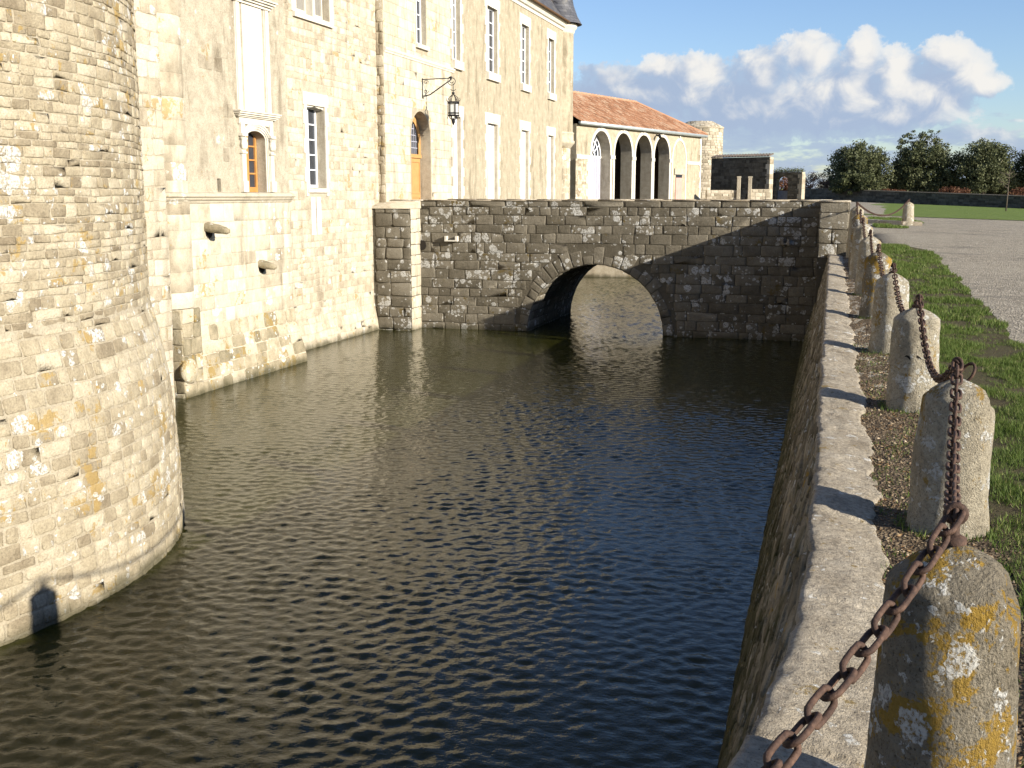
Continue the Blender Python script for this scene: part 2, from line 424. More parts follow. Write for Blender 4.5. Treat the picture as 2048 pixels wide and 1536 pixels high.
def masonry(mb, mp, u0, u1, v0, v1, ch, sw, gap, proud, seed, forbid=None, wob=.015, cut=.2, jit=.08, detail=True, mat=0, tone=(0, 1), start=None):
    rg = random.Random(seed)
    v = v0; k = 0
    while v < v1 - .02:
        h = rg.uniform(*ch) if not callable(ch) else ch(v, rg)
        vn = v + h
        if vn > v1 - h * .45: vn = v1
        bad = sorted(forbid(v, vn)) if forbid else []
        free = []; a = u0
        for (x, y) in bad:
            if x > a: free.append((a, min(x, u1)))
            a = max(a, y)
        if a < u1: free.append((a, u1))
        wv = (lambda v_, k_: (lambda u: v_ + (wob * snoise(u, k_) if 0 < k_ else 0)))
        lo = wv(v, k); hi = wv(vn, k + 1) if vn < v1 else (lambda u: v1)
        for (a, b) in free:
            u = a
            first = True
            while u < b - 1e-4:
                s_ = sw(v, rg) if callable(sw) else rg.uniform(*sw)
                if first: s_ *= rg.uniform(.45, 1); first = False
                un = u + s_
                if un > b - s_ * .4: un = b
                t_ = rg.random(); t_ = tone[0] + (tone[1] - tone[0]) * t_
                add_stone(mb, mp, u, un, (lo(u), lo(un)), (hi(u), hi(un)), gap, proud, rg, (t_, rg.random(), rg.random()), cut, jit, detail, mat)
                u = un
        v = vn; k += 1

def rects_forbid(rects, m=0.0):
    def f(a, b):
        return [(r[0] - m, r[1] + m) for r in rects if a < r[3] - .01 and b > r[2] + .01]
    return f

def panel(mb, mp, u0, u1, v0, v1, rects, reveal=0.3, mat=0, rmat=None, du=1.5, d0=0.0):
    """flat wall sheet with rectangular openings and reveals going inwards"""
    us = sorted(set([u0, u1] + [x for r in rects for x in r[:2] if u0 < x < u1]))
    vs = sorted(set([v0, v1] + [x for r in rects for x in r[2:4] if v0 < x < v1]))
    for i in range(len(us) - 1):
        for j in range(len(vs) - 1):
            uc, vc = (us[i] + us[i + 1]) / 2, (vs[j] + vs[j + 1]) / 2
            if any(r[0] < uc < r[1] and r[2] < vc < r[3] for r in rects): continue
            mb.quad(mp(us[i], vs[j], d0), mp(us[i + 1], vs[j], d0), mp(us[i + 1], vs[j + 1], d0), mp(us[i], vs[j + 1], d0), mat, (.5, .5, .5))
    if rmat is None: rmat = mat
    for r in rects:
        a, b, c, d = r[:4]; rv = r[4] if len(r) > 4 else reveal
        for (p, q) in (((a, c), (b, c)), ((b, c), (b, d)), ((b, d), (a, d)), ((a, d), (a, c))):
            mb.quad(mp(p[0], p[1], d0), mp(q[0], q[1], d0), mp(q[0], q[1], -rv), mp(p[0], p[1], -rv), rmat, (.5, .5, .5))

def arch_pts(uc, r, vs, n=16, ry=None):
    ry = ry or r
    return [(uc - r * math.cos(math.pi * k / n), vs + ry * math.sin(math.pi * k / n)) for k in range(n + 1)]

def arch_fill(mb, mp, uc, r, vs, top, depth, mat=0, rmat=None, n=16, ry=None, d0=0.0):
    """fills the corners of a rectangular opening up to an arch and adds its soffit"""
    P = arch_pts(uc, r, vs, n, ry)
    for (p, q) in zip(P[:-1], P[1:]):
        mb.quad(mp(*p, d0), mp(*q, d0), mp(q[0], top, d0), mp(p[0], top, d0), mat)
        mb.quad(mp(*p, d0), mp(*q, d0), mp(*q, -depth), mp(*p, -depth), mat if rmat is None else rmat)

def arch_band(mb, mp, uc, r0, r1, vs, d, mat=0, n=16, ry0=None, foot=None, back=0.0):
    """raised archivolt band with optional jambs down to foot"""
    k_ = (ry0 or r0) / r0
    A = arch_pts(uc, r0, vs, n, ry0); B = arch_pts(uc, r1, vs, n, (ry0 or r0) + r1 - r0)
    if foot is not None:
        A = [(A[0][0], foot)] + A + [(A[-1][0], foot)]; B = [(B[0][0], foot)] + B + [(B[-1][0], foot)]
    for i in range(len(A) - 1):
        a, b, c, e = A[i], A[i + 1], B[i + 1], B[i]
        t = (rng.uniform(.4, .7), .5, .5)
        mb.quad(mp(*a, d), mp(*b, d), mp(*c, d), mp(*e, d), mat, t)
        mb.quad(mp(*a, d), mp(*b, d), mp(*b, back), mp(*a, back), mat, t)
        mb.quad(mp(*e, d), mp(*c, d), mp(*c, back), mp(*e, back), mat, t)

def fx(X0):           # wall facing +X : u = Y, v = Z
    return lambda u, v, d: (X0 + d, u, v)
def fy(Y0):           # wall facing -Y : u = X, v = Z
    return lambda u, v, d: (u, Y0 - d, v)

# ------------------------------------------------------------------ terrain
def sstep(t): t = min(1, max(0, t)); return t * t * (3 - 2 * t)
def cop_z(y): return .03 + .10 * sstep((y - 10) / 22)
def g(x, y):
    a = .68 - .03 * max(-3, min(x - 1.3, 22))
    h = a * sstep((y - 8) / 32)
    h += (.27 + .005 * max(-5, min(12 - x, 12))) * sstep((y - 62) / 45)
    if y < 33.5:
        c = cop_z(y) - .05
        return c + (h - .02 - c) * sstep((x - .22) / .75) if h > c else h - .02 * sstep((x - .3) / .6)
    return h - .02

EDGE = [(-3.5, -4.0), (-2.0, -1.0), (-1.25, .4), (-.85, 1.2), (-.5, 2.1), (-.27, 2.9), (-.16, 3.6), (-.11, 4.4), (-.10, 5.5), (-.12, 7.3), (-.15, 10), (-.2, 14.6), (-.27, 22), (-.35, 30), (-.38, 34.0)]
def edge_x(y):
    if y <= EDGE[0][1]: return EDGE[0][0]
    for (a, b) in zip(EDGE[:-1], EDGE[1:]):
        if y <= b[1]: return a[0] + (b[0] - a[0]) * (y - a[1]) / (b[1] - a[1])
    return EDGE[-1][0]

gm = MB()
rows = [(-25, -9), (-12, -7)] + [(y, edge_x(y) + .25) for y in np.arange(-4, 34, .5)] + [(34, -.1), (36, .15), (39.9, .35), (45, .4), (52, -.2), (58, -.8)]
ts = [0, .3, .6, 1, 1.5, 2.2, 3, 4, 5.5, 7.5, 10, 14, 20, 30, 45, 70, 110, 200, 400, 900]
rows = [(y, x, ts) for (y, x) in rows]
far = [(58.02, -60)] + [(y, -60) for y in (62, 66, 70, 75, 80, 90, 100, 107, 112, 125, 150, 200, 400, 900, 2500)]
def addrows(rs, tt):
    vs = []; n = len(tt)
    for (y, x) in rs:
        for t in tt:
            X_ = x + t * (3 if tt is tsf else 1)
            vs.append((X_, y, g(X_, y) - (.03 if y < 10 else 0)))
    fs = [(i * n + k, i * n + k + 1, (i + 1) * n + k + 1, (i + 1) * n + k) for i in range(len(rs) - 1) for k in range(n - 1)]
    gm.add(vs, fs)
tsf = list(range(0, 60, 2)) + [70, 90, 130, 200, 400, 900]
addrows([(y, x) for (y, x, _) in rows], ts)
def addblock(x0, x1, ylist, nx):
    vs = []
    for y in ylist:
        for k in range(nx + 1): X_ = x0 + (x1 - x0) * k / nx; vs.append((X_, y, g(X_, y)))
    n = nx + 1
    gm.add(vs, [(i * n + k, i * n + k + 1, (i + 1) * n + k + 1, (i + 1) * n + k) for i in range(len(ylist) - 1) for k in range(nx)])
addblock(-60, -8.5, [58, 62, 66, 70, 72.5], 26)
addblock(-.8, 120, [58, 60, 62, 64, 66, 68, 70, 72.5], 80)
addrows([(72.5, -60)] + [f_ for f_ in far if f_[0] > 73], tsf)
def addleft():
    # far left land so the ground reaches the horizon
    gm.quad((-2500, 58, .3), (-60, 58, .6), (-60, 2500, .9), (-2500, 2500, .5))
    gm.quad((-2500, -200, .3), (-25, -200, .3), (-25, 58, .3), (-2500, 58, .3))
addleft()
ground = tag(gm.build('ground', M['gravel'], smooth=True), kind='structure')

def sheet(name, outline, mat, dz, step=.5, kind='structure'):
    """a flush sheet on the terrain: outline is a list of (y, x0, x1)"""
    mb = MB(); n = 9; vs = []
    for (y, a, b) in outline:
        for k in range(n):
            x = a + (b - a) * k / (n - 1)
            vs.append((x, y, g(x, y) + dz))
    fs = [(i * n + k, i * n + k + 1, (i + 1) * n + k + 1, (i + 1) * n + k) for i in range(len(outline) - 1) for k in range(n - 1)]
    mb.add(vs, fs)
    return tag(mb.build(name, mat, smooth=True), kind=kind)

def ripple(y, a=.05): return a * (math.sin(y * 3.1) + math.sin(y * 7.7 + 1) * .6 + math.sin(y * 1.3) * .8)
def grass_right(y): return (1.95 + ripple(y, .035)) if y < 26 else max(.9, 1.95 - (y - 26) ** 2 * .12)
ys = list(np.arange(-4, 28.6, .15))
so_ = MB(); yy_ = list(np.arange(-4, 1.5, .4)) + list(np.arange(1.5, 14, .05)) + list(np.arange(14, 30.5, .15)); ns = 30; vs = []
for y in yy_:
    a, b = edge_x(y) + .26, max(.95, edge_x(y) + 1.1)
    for k in range(ns):
        x = a + (b - a) * k / (ns - 1)
        vs.append((x, y, g(x, y) + .004 + .010 * mn.noise(Vector((x * 5, y * 3, 0))) + .014 * mn.noise(Vector((x * 17, y * 13, 2))) + .008 * mn.noise(Vector((x * 45, y * 40, 2)))))
so_.add(vs, [(i * ns + k, i * ns + k + 1, (i + 1) * ns + k + 1, (i + 1) * ns + k) for i in range(len(yy_) - 1) for k in range(ns - 1)])
tag(so_.build('soil_strip', M['soil'], smooth=True), kind='structure')
sheet('grass_strip', [(y, max(.75 + ripple(y, .05), edge_x(y) + .9), grass_right(y) + (6 - y if y < 6 else 0) * .0) for y in ys], M['turf'], .009)
sheet('lawn', [(y, -3 + (0 if y > 62 else (62 - y) * 1.2), 80) for y in np.arange(56.5, 109.6, 2)], M['lawn'], .02)
sheet('grass_patch', [(36.4, 1.0, 1.7), (36.8, .95, 2.0), (38.0, .9, 1.75), (39.0, .9, 1.2)], M['lawn'], .012)
sheet('grass_island', [(42.4, .8, 2.6), (44, .8, 2.9), (48, .8, 3.0), (51, .8, 2.2)], M['lawn'], .012)

# ------------------------------------------------------------------ grass blades
def blades(name, n, xf, yr, h, w, label):
    y = nr.uniform(yr[0], yr[1], n); x = np.array([nr.uniform(*xf(v)) for v in y])
    pn = np.array([mn.noise(Vector((a * 2.1, b * 1.6, 3.))) + .6 * mn.noise(Vector((a * 6, b * 5, 9.))) for a, b in zip(x, y)])
    keep = pn + nr.uniform(-.3, .3, n) > -.08
    x, y, pn = x[keep], y[keep], pn[keep]; n = len(x)
    z = np.array([g(a, b) for a, b in zip(x, y)])
    hh = h * nr.uniform(.4, 1.3, n) * (1 + .8 * np.clip(pn, -.6, .8)); ww = w * nr.uniform(.7, 1.4, n)
    th = nr.uniform(0, 2 * np.pi, n); lean = nr.uniform(0, .9, n) * hh; la = nr.uniform(0, 2 * np.pi, n)
    dx, dy = np.cos(th) * ww / 2, np.sin(th) * ww / 2
    V = np.zeros((n, 3, 3)); V[:, 0] = np.c_[x - dx, y - dy, z]; V[:, 1] = np.c_[x + dx, y + dy, z]
    V[:, 2] = np.c_[x + np.cos(la) * lean, y + np.sin(la) * lean, z + hh]
    F = np.arange(n * 3).reshape(n, 3)
    t = np.clip(nr.normal(.42, .18, n) - .25 * pn, 0, 1); t[nr.random(n) < .06] = 1
    c = np.repeat(np.c_[t, t, t], 3, axis=0)
    return tag(np_mesh(name, V.reshape(-1, 3), F, M['grass'], c), label, 'grass', kind='stuff')
blades('grass', 115000, lambda y: (max(.72 + ripple(y, .07), edge_x(y) + .85), grass_right(y)), (1.5, 14), .04, .006, 'short tufted grass beside the row of stone bollards')
blades('grass', 45000, lambda y: (.8, grass_right(y)), (14, 28.5), .05, .012, 'short mown grass strip running up to the bridge')
blades('grass', 9000, lambda y: (1.0, 2.8 - abs(y - 47) * .09), (42.4, 51), .07, .03, 'small patch of grass behind the far bollard')
blades('grass', 4000, lambda y: (.95, 2.0 - abs(y - 37.2) * .3), (36.4, 39), .06, .025, 'small tongue of grass beside the bridge end')
blades('grass', 5000, lambda y: (edge_x(y) + .35, .75), (2.3, 13), .025, .006, 'sparse weeds in the brown soil along the coping')

# soil chips and dead leaves
def chips(name, n, yr, smin, smax, mat, flat, label, cat, xf):
    base = np.array([(1, 0, 0), (-1, 0, 0), (0, 1, 0), (0, -1, 0), (0, 0, 1), (0, 0, -.5)], float)
    tri = np.array([(0, 2, 4), (2, 1, 4), (1, 3, 4), (3, 0, 4), (2, 0, 5), (1, 2, 5), (3, 1, 5), (0, 3, 5)])
    y = yr[0] + (yr[1] - yr[0]) * nr.random(n) ** 1.6
    x = np.array([nr.triangular(xf(v)[0], (xf(v)[0] * .6 + xf(v)[1] * .4), xf(v)[1]) for v in y])
    z = np.array([max(g(a, b), cop_z(b) - .046 if a < edge_x(b) + .46 else -9) for a, b in zip(x, y)])
    s = smin * (smax / smin) ** (nr.random(n) ** 2.2)
    V = base[None] * (1 + nr.uniform(-.35, .35, (n, 6, 3)))
    V = V * (s[:, None, None] * np.stack([np.ones(n), nr.uniform(.5, 1, n), np.full(n, flat)], 1)[:, None, :])
    th = nr.uniform(0, 6.28, n); ct, st = np.cos(th), np.sin(th)
    X_ = V[..., 0] * ct[:, None] - V[..., 1] * st[:, None]; Y_ = V[..., 0] * st[:, None] + V[..., 1] * ct[:, None]
    tl = nr.uniform(-.5, .5, n)[:, None]
    V = np.stack([X_ + x[:, None], Y_ + y[:, None], V[..., 2] + X_ * tl * .6 + z[:, None] + s[:, None] * flat * .4], -1)
    F = (tri[None] + (np.arange(n) * 6)[:, None, None]).reshape(-1, 3)
    t = nr.random(n); c = np.repeat(np.c_[t, nr.random(n), t], 6, axis=0)
    return tag(np_mesh(name, V.reshape(-1, 3), F, mat, c), label, cat, kind='stuff')
strip = lambda y: (edge_x(y) + .26, max(1.0, edge_x(y) + 1.1))
chips('gravel', 9000, (2.0, 26), .004, .02, M['chips'], .6, 'small brown and pale stones scattered on the soil by the coping', 'gravel', strip)
chips('gravel', 3200, (2.0, 20), .003, .011, M['chips'], .6, 'fine grit spilling from the soil over the inner edge of the coping', 'gravel', lambda y: (edge_x(y) + .2, edge_x(y) + .62))
chips('dead_leaves', 8500, (2.0, 26), .009, .026, M['litter'], .18, 'dry brown leaf litter on the soil between coping and bollards', 'leaf litter', strip)

chips('dead_leaves', 500, (2.0, 14), .010, .024, M['litter'], .18, 'a few dry brown leaves scattered over the grass strip', 'leaf litter', lambda y: (.9, grass_right(y)))
# ------------------------------------------------------------------ moat wall with coping (right bank)
PTS = []
for (a, b) in zip(EDGE[:-1], EDGE[1:]):
    m = max(1, int(math.hypot(b[0] - a[0], b[1] - a[1]) / .25))
    for k in range(m): PTS.append((a[0] + (b[0] - a[0]) * k / m, a[1] + (b[1] - a[1]) * k / m))
PTS.append(EDGE[-1])
for _ in range(3):
    PTS = [PTS[0]] + [((PTS[i - 1][0] + 2 * PTS[i][0] + PTS[i + 1][0]) / 4, (PTS[i - 1][1] + 2 * PTS[i][1] + PTS[i + 1][1]) / 4) for i in range(1, len(PTS) - 1)] + [PTS[-1]]
SL = [0]
for (a, b) in zip(PTS[:-1], PTS[1:]): SL.append(SL[-1] + math.hypot(b[0] - a[0], b[1] - a[1]))
SMAX = SL[-1]
def along(s):
    s = min(max(s, 0), SMAX - 1e-6)
    import bisect
    i = max(0, bisect.bisect_right(SL, s) - 1); i = min(i, len(PTS) - 2)
    t = (s - SL[i]) / (SL[i + 1] - SL[i])
    a, b = PTS[i], PTS[i + 1]
    L = SL[i + 1] - SL[i]
    tx, ty = (b[0] - a[0]) / L, (b[1] - a[1]) / L
    return a[0] + (b[0] - a[0]) * t, a[1] + (b[1] - a[1]) * t, -ty, tx     # point, normal towards the water
def mw(u, v, d):
    x, y, nx, ny = along(u)
    zz = v + cop_z(y) * (1 if v > -1 else 0)
    o = .235 * max(0, -v) + d - .045
    return (x + nx * o, y + ny * o, zz)
wall_e = empty('moat_wall', (-.2, 12, -2.7), 'long battered stone moat wall with pale coping below the row of bollards', 'wall')
mb = MB()
def chh(v, rg): return rg.uniform(.09, .2)
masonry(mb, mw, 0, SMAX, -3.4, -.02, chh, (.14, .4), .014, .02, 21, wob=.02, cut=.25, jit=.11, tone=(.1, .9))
for i in range(len(PTS) - 1):
    for (va, vb) in ((-3.6, -1.0), (-1.0, -.01)):
        mb.quad(mw(SL[i], va, 0), mw(SL[i + 1] - 1e-4, va, 0), mw(SL[i + 1] - 1e-4, vb, 0), mw(SL[i], vb, 0), 1)
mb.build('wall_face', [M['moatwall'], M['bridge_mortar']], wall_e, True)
# coping : grid with chipped water-side edge
NA = 2400; NC = 22; vs = []; fs = []
for i in range(NA + 1):
    s_ = SMAX * i / NA
    x, y, nx, ny = along(s_)
    chip = .03 * mn.noise(Vector((s_ * 1.3, 0, 5))) + .02 * mn.noise(Vector((s_ * 6., 2, 5))) + .008 * mn.noise(Vector((s_ * 21., 2, 5))) - .05 * max(0, mn.noise(Vector((s_ * 3.3, 7, 5))) - .25)
    chip -= .045
    joint = abs(((s_ + .12 * math.sin(s_ * 1.7)) / 1.15) % 1 - .5) > .485
    for k in range(NC + 1):
        q = k / NC
        if k == 0: off, zz = .015 + chip - .02, -.16
        elif k == 1: off, zz = .03 + chip, -.05
        else:
            off = .02 + chip * (1 - q) - (q - .09) * (.45 + .07 * mn.noise(Vector((s_ * 1.1, 8, 1))) + .05 * mn.noise(Vector((s_ * 4.3, 8, 1))))
            zz = -.010 * (k == 2) + .010 * mn.noise(Vector((s_ * 2.2, q * 2, 1))) + .006 * mn.noise(Vector((s_ * 9, q * 6, 1))) + .005 * mn.noise(Vector((s_ * 26, q * 16, 1))) - .012 * max(0, mn.noise(Vector((s_ * 14, q * 9, 4))) - .2) - .055 * q * q
            if joint and k > 1: zz -= .016
            if k >= NC - 1: zz -= .02 + .03 * (k == NC)
        vs.append((x + nx * off, y + ny * off, cop_z(y) + zz + .012))
n = NC + 1
fs = [(i * n + k, i * n + k + 1, (i + 1) * n + k + 1, (i + 1) * n + k) for i in range(NA) for k in range(NC)]
mb = MB(); mb.add(vs, fs); mb.build('coping', M['coping'], wall_e, True)

# ------------------------------------------------------------------ water
def make_water():
    ws = []
    rg = np.random.default_rng(5)
    for k in range(90):
        lam = .085 * (3.5 ** rg.random()) ; kk = 2 * np.pi / lam
        th = R(82) + rg.normal(0, .85)
        slope = .0245 * (1.15 if lam > .17 else .8)
        ws.append((kk * np.cos(th), kk * np.sin(th), slope / kk, rg.uniform(0, 6.28)))
    def H(X, Y):
        h = np.zeros_like(X)
        gust = .78 + .22 * np.sin(X * .55 + Y * .21 + .7 * np.sin(Y * .33)) * np.sin(Y * .27 - X * .2 + 1) + .2 * np.sin(X * 1.3 - Y * .8 + 1.3 * np.sin(Y * .9)) * np.sin(Y * 1.1 + X * .45)
        calm = np.clip((X + 14.8) / 4.5, .35, 1)
        for (a, b, c, d) in ws:
            s = np.sin(a * X + b * Y + d)
            h += c * (s + .25 * (1 - np.abs(s)) )
        return h * gust * calm * (1 + .5 * np.clip((Y - 37) / 4, 0, 1))
    def grid(x0, x1, y0, y1, dx, dy):
        nx, ny = int((x1 - x0) / dx) + 1, int((y1 - y0) / dy) + 1
        X, Y = np.meshgrid(np.linspace(x0, x1, nx), np.linspace(y0, y1, ny))
        V = np.stack([X, Y, WATER + H(X, Y)], -1).reshape(-1, 3)
        i = np.arange(nx * ny).reshape(ny, nx)
        F = np.stack([i[:-1, :-1], i[:-1, 1:], i[1:, 1:], i[1:, :-1]], -1).reshape(-1, 4)
        return V, F
    A = grid(-14.9, -.3, 4.0, 22, .03, .03); B = grid(-14.9, -.3, 22, 73, .055, .055)
    Cc = grid(-14.9, 3, -14, 4.0, .25, .25)
    V = np.concatenate([A[0], B[0], Cc[0]]); F = np.concatenate([A[1], B[1] + len(A[0]), Cc[1] + len(A[0]) + len(B[0])])
    return tag(np_mesh('water', V, F, M['water'], smooth=True), kind='structure')
make_water()
bb = MB(); bb.quad((-30, -30, -4.4), (6, -30, -4.4), (6, 80, -4.4), (-30, 80, -4.4))
tag(bb.build('moat_bed', M['soil']), kind='structure')

# ------------------------------------------------------------------ round tower
TCX, TCY = -13.0, 9.6
def tr(z):
    if z > .28: return 5.17
    return 5.17 + .30 * (1 - math.exp((z - .28) * .95)) / (1 - math.exp(-2.98 * .95))
def tmap(u, v, d):
    a = u / 5.2
    r = tr(v) + d
    return (TCX + r * math.cos(a), TCY + r * math.sin(a), v)
tower = empty('round_tower', (TCX, TCY, WATER), 'massive round tower of rough tan rubble with flared foot standing in the moat', 'tower')
mb = MB()
A0, A1 = R(-75) * 5.2, R(62) * 5.2
masonry(mb, tmap, A0, A1, -3.1, .22, lambda v, r_: r_.uniform(.12, .2), lambda v, r_: r_.uniform(.14, .4), .018, .010, 3, wob=.014, cut=.14, jit=.06, tone=(.2, .85))
masonry(mb, tmap, A0, A1, .22, 9.5, lambda v, r_: r_.uniform(.065, .135), lambda v, r_: r_.uniform(.10, .42) * r_.uniform(.7, 1.2), .007, .0135, 4, wob=.012, cut=.13, jit=.07, tone=(.1, .85))
prof = [(tr(z) + .0, z) for z in np.linspace(-3.6, 9.6, 60)]
mb.lathe(TCX, TCY, prof, 96, mat=1)
mb.build('wall', [M['tower'], M['mortar']], tower, True)
mb = MB()      # dressed jamb of a loophole at the near side
ja = -.262
for k, z in enumerate((2.05, 2.42, 2.8)):
    w = .34 if k % 2 else .22
    add_stone(mb, tmap, 5.2 * ja - w, 5.2 * ja, (z, z), (z + .37, z + .37), .008, .045, rng, (.8, .4, .5), .06, .02)
mb.build('loophole_jamb', M['dressed'], tower, False)

# ------------------------------------------------------------------ castle
castle = empty('castle', (-15, 40, 0), 'long pale limestone castle range with tall windows, arched door and slate roof along the moat', 'castle')

# solid cores behind the faces (the rooms)
mb = MB(); mb.box(-24, -15.35, 14, 57.5, -3.5, 10.3); mb.build('core', M['hole'], castle)

# linking wall beside the tower
mp = fx(-12.72)
def lk(u, v, d): return (-12.72 + d + .13 * sstep((-1.0 - v) / 1.8), u - 0.25 * sstep((-.6 - v) / 2.2) * (1 if u > 18 else 0), v)
mb = MB()
masonry(mb, lk, 13.5, 18.98, -3.1, 9.3, (.16, .34), (.22, .6), .008, .012, 31, wob=.016, cut=.16, jit=.08, tone=(.3, 1))
for (va, vb) in [(-3.4 + .4 * k, -3.0 + .4 * k) for k in range(32)]:
    mb.quad(lk(13.0, va, 0), lk(18.98, va, 0), lk(18.98, vb, 0), lk(13.0, vb, 0), 1)
    a = lk(18.98, va, 0); b = lk(18.98, vb, 0)
    mb.quad(a, (-14.6, a[1], va), (-14.6, b[1], vb), b, 1)
def lend(u, v, d): a = lk(18.98, v, 0); return (u, a[1] + d, v)
masonry(mb, lend, -14.4, -12.72, -3.1, 9.3, (.2, .36), (.3, .6), .016, .02, 32, tone=(.3, 1))
mb.build('linking_wall', [M['rubble'], M['mortar']], castle, True)

# pavilion
PX = -13.7
def pv(u, v, d): return (PX + d + .2 * sstep((-1.2 - v) / 1.5), u + (.32 * sstep((-1.2 - v) / 1.6) * max(0, (u - 24) / 2)), v)
ni = (23.78, 24.72, 1.70, 3.20, .34)
slot = (22.46, 22.62, 1.72, 2.02, .25)
mb = MB()
panel(mb, pv, 20.6, 25.9, 1.55, 9.6, [ni, slot], rmat=2)
arch_fill(mb, pv, 24.25, .47, 2.95, 3.20, .34, 0, 2, ry=.22)
mb.quad(pv(20.6, -3.4, 0), pv(25.9, -3.4, 0), pv(25.9, -3.3, 0), pv(20.6, -3.3, 0), 1)
for k in range(25):
    va, vb = -3.3 + k * .194, -3.3 + (k + 1) * .194
    mb.quad(pv(20.6, va, 0), pv(25.9, va, 0), pv(25.9, vb, 0), pv(20.6, vb, 0), 1)
    a, b = pv(25.9, va, 0), pv(25.9, vb, 0)
    mb.quad(a, (-14.7, a[1], va), (-14.7, b[1], vb), b, 1)
mb.quad((PX, 25.9, 1.55), (-14.7, 25.9, 1.55), (-14.7, 25.9, 9.6), (PX, 25.9, 9.6), 0)
# large pale ashlar under the string course, lichened courses at the foot
masonry(mb, pv, 21.15, 25.9, -1.25, 1.48, (.28, .40), (.38, .72), .008, .012, 41, wob=.004, cut=.05, jit=.02, mat=1, tone=(.15, 1))
masonry(mb, pv, 21.0, 25.9, -3.1, -1.25, (.24, .36), (.3, .65), .012, .02, 42, wob=.012, cut=.14, jit=.06, mat=3, tone=(.2, 1))
# patches of exposed ashlar in the plaster
rg = random.Random(5)
for k in range(26):
    u = rg.uniform(21.6, 25.3); v = 1.75 + .33 * int(rg.uniform(0, 20)); w = rg.uniform(.25, .6)
    if 23.4 < u + w and u < 25.4 and v < 6.2: continue
    if u < 22.7 and u + w > 22.3 and v < 2.1: continue
    add_stone(mb, pv, u, u + w, (v, v), (v + .32, v + .32), .01, .005, rg, (rg.uniform(.1, .5), rg.random(), .5), .12, .05, mat=0)
mb.build('pavilion_wall', [M['plaster'], M['ashlar'], M['reveal'], M['plinth']], castle, True)
# corner shaft in drums
mb = MB(); z = -.78; rg = random.Random(8)
while z < 9.5:
    h = rg.uniform(.30, .5) if z < 1.4 else rg.uniform(.35, .6)
    if z < 1.5 < z + h + .12: h = 1.5 - z
    t_ = (rg.uniform(.1, .9), rg.random(), .5)
    rr = .60 if z < 1.4 else .58
    mb.lathe(-14.16, 20.92, [(rr - .012, z), (rr, z + .012), (rr, z + h - .012), (rr - .012, z + h)], 28, mat=0, col=t_)
    z += h
mb.box(-15.2, -14.12, 18.9, 20.95, -3.4, 9.5, 0, (.4, .5, .5))
mb.build('corner_shaft', [M['ashlar']], castle, True)
mb = MB()
rg = random.Random(9)
def base_front(u, v, d): return (-13.48 + d, u, v)
def base_side(u, v, d): return (u, 20.45 - d, v)
mb.box(-14.6, -13.5, 20.47, 21.2, -3.4, -.8, 1)
masonry(mb, base_front, 20.45, 21.16, -3.1, -.78, (.3, .5), (.36, .75), .012, .02, 51, cut=.1, jit=.05)
masonry(mb, base_side, -14.5, -13.48, -3.1, -.78, (.3, .5), (.36, .75), .012, .02, 52, cut=.1, jit=.05)
# rounded boulder built into the corner
vs = []; 
for i in range(9):
    for k in range(14):
        a = math.pi * i / 8; b = 2 * math.pi * k / 14
        r_ = 1 + .12 * mn.noise(Vector((i, k * .8, 2)))
        vs.append((-13.47 + .14 * r_ * math.sin(a) * math.cos(b), 20.62 + .3 * r_ * math.sin(a) * math.sin(b), -2.12 + .28 * r_ * math.cos(a)))
mb.add(vs, [(i * 14 + k, i * 14 + (k + 1) % 14, (i + 1) * 14 + (k + 1) % 14, (i + 1) * 14 + k) for i in range(8) for k in range(14)], 0, (.8, .8, .5))
mb.build('corner_base', [M['plinth'], M['ashlar_mortar']], castle, True)

def sweep(mb, path, prof, mat=0, closed_ends=True):
    """path: list of (x, y, nx, ny); prof: list of (out, z)"""
    n = len(prof); vs = []
    for (x, y, nx, ny) in path:
        for (o, z) in prof: vs.append((x + nx * o, y + ny * o, z))
    mb.add(vs, [(i * n + k, (i + 1) * n + k, (i + 1) * n + k + 1, i * n + k + 1) for i in range(len(path) - 1) for k in range(n - 1)] + [tuple(range(n)), tuple((len(path) - 1) * n + k for k in range(n))], mat, (.6, .5, .5))
mb = MB()
prof = [(-.02, 1.46), (.03, 1.47), (.05, 1.50), (.05, 1.525), (.09, 1.53), (.12, 1.57), (.12, 1.595), (.155, 1.60), (.175, 1.63), (.17, 1.66), (.10, 1.70), (-.02, 1.715)]
path = []
for k in range(10):
    a = R(-100 + 100 * k / 9.0)
    path.append((-14.16 + .58 * math.cos(a), 20.92 + .58 * math.sin(a), math.cos(a), math.sin(a)))
path[-1] = (PX + .01, 20.95, 1, 0); path += [(PX, y, 1, 0) for y in (21.45, 23, 25.5, 25.92)]
sweep(mb, path, prof)
mb.build('string_course', M['ashlar'], castle)

# ornate niche window of the pavilion
mb = MB()
for u in (23.50, 24.86):
    mb.pbox(pv, u, u + .17, 1.72, 3.34, -.02, .07, 0, (.7, .5, .5)) if False else mb.box(PX - .02, PX + .07, u, u + .17, 1.72, 3.34)
    mb.box(PX - .02, PX + .10, u - .03, u + .20, 1.72, 1.98)
    mb.box(PX - .02, PX + .10, u - .025, u + .195, 2.62, 2.66)
    for k in range(5):      # carved capital
        mb.lathe(PX + .08, u + .02 + .035 * k, [(.0, 2.70), (.035, 2.74), (.05, 2.82), (.035, 2.92), (.06, 2.98), (.0, 3.0)], 8)
    mb.box(PX - .02, PX + .12, u - .04, u + .21, 3.02, 3.08)
    mb.box(PX - .02, PX + .045, u + .0, u + .17, 3.62, 6.05)       # upper panelled strips
    mb.box(PX - .02, PX + .02, u - .03, u + .20, 3.60, 6.1)
mb.box(PX - .02, PX + .05, 23.46, 25.07, 3.30, 3.46)
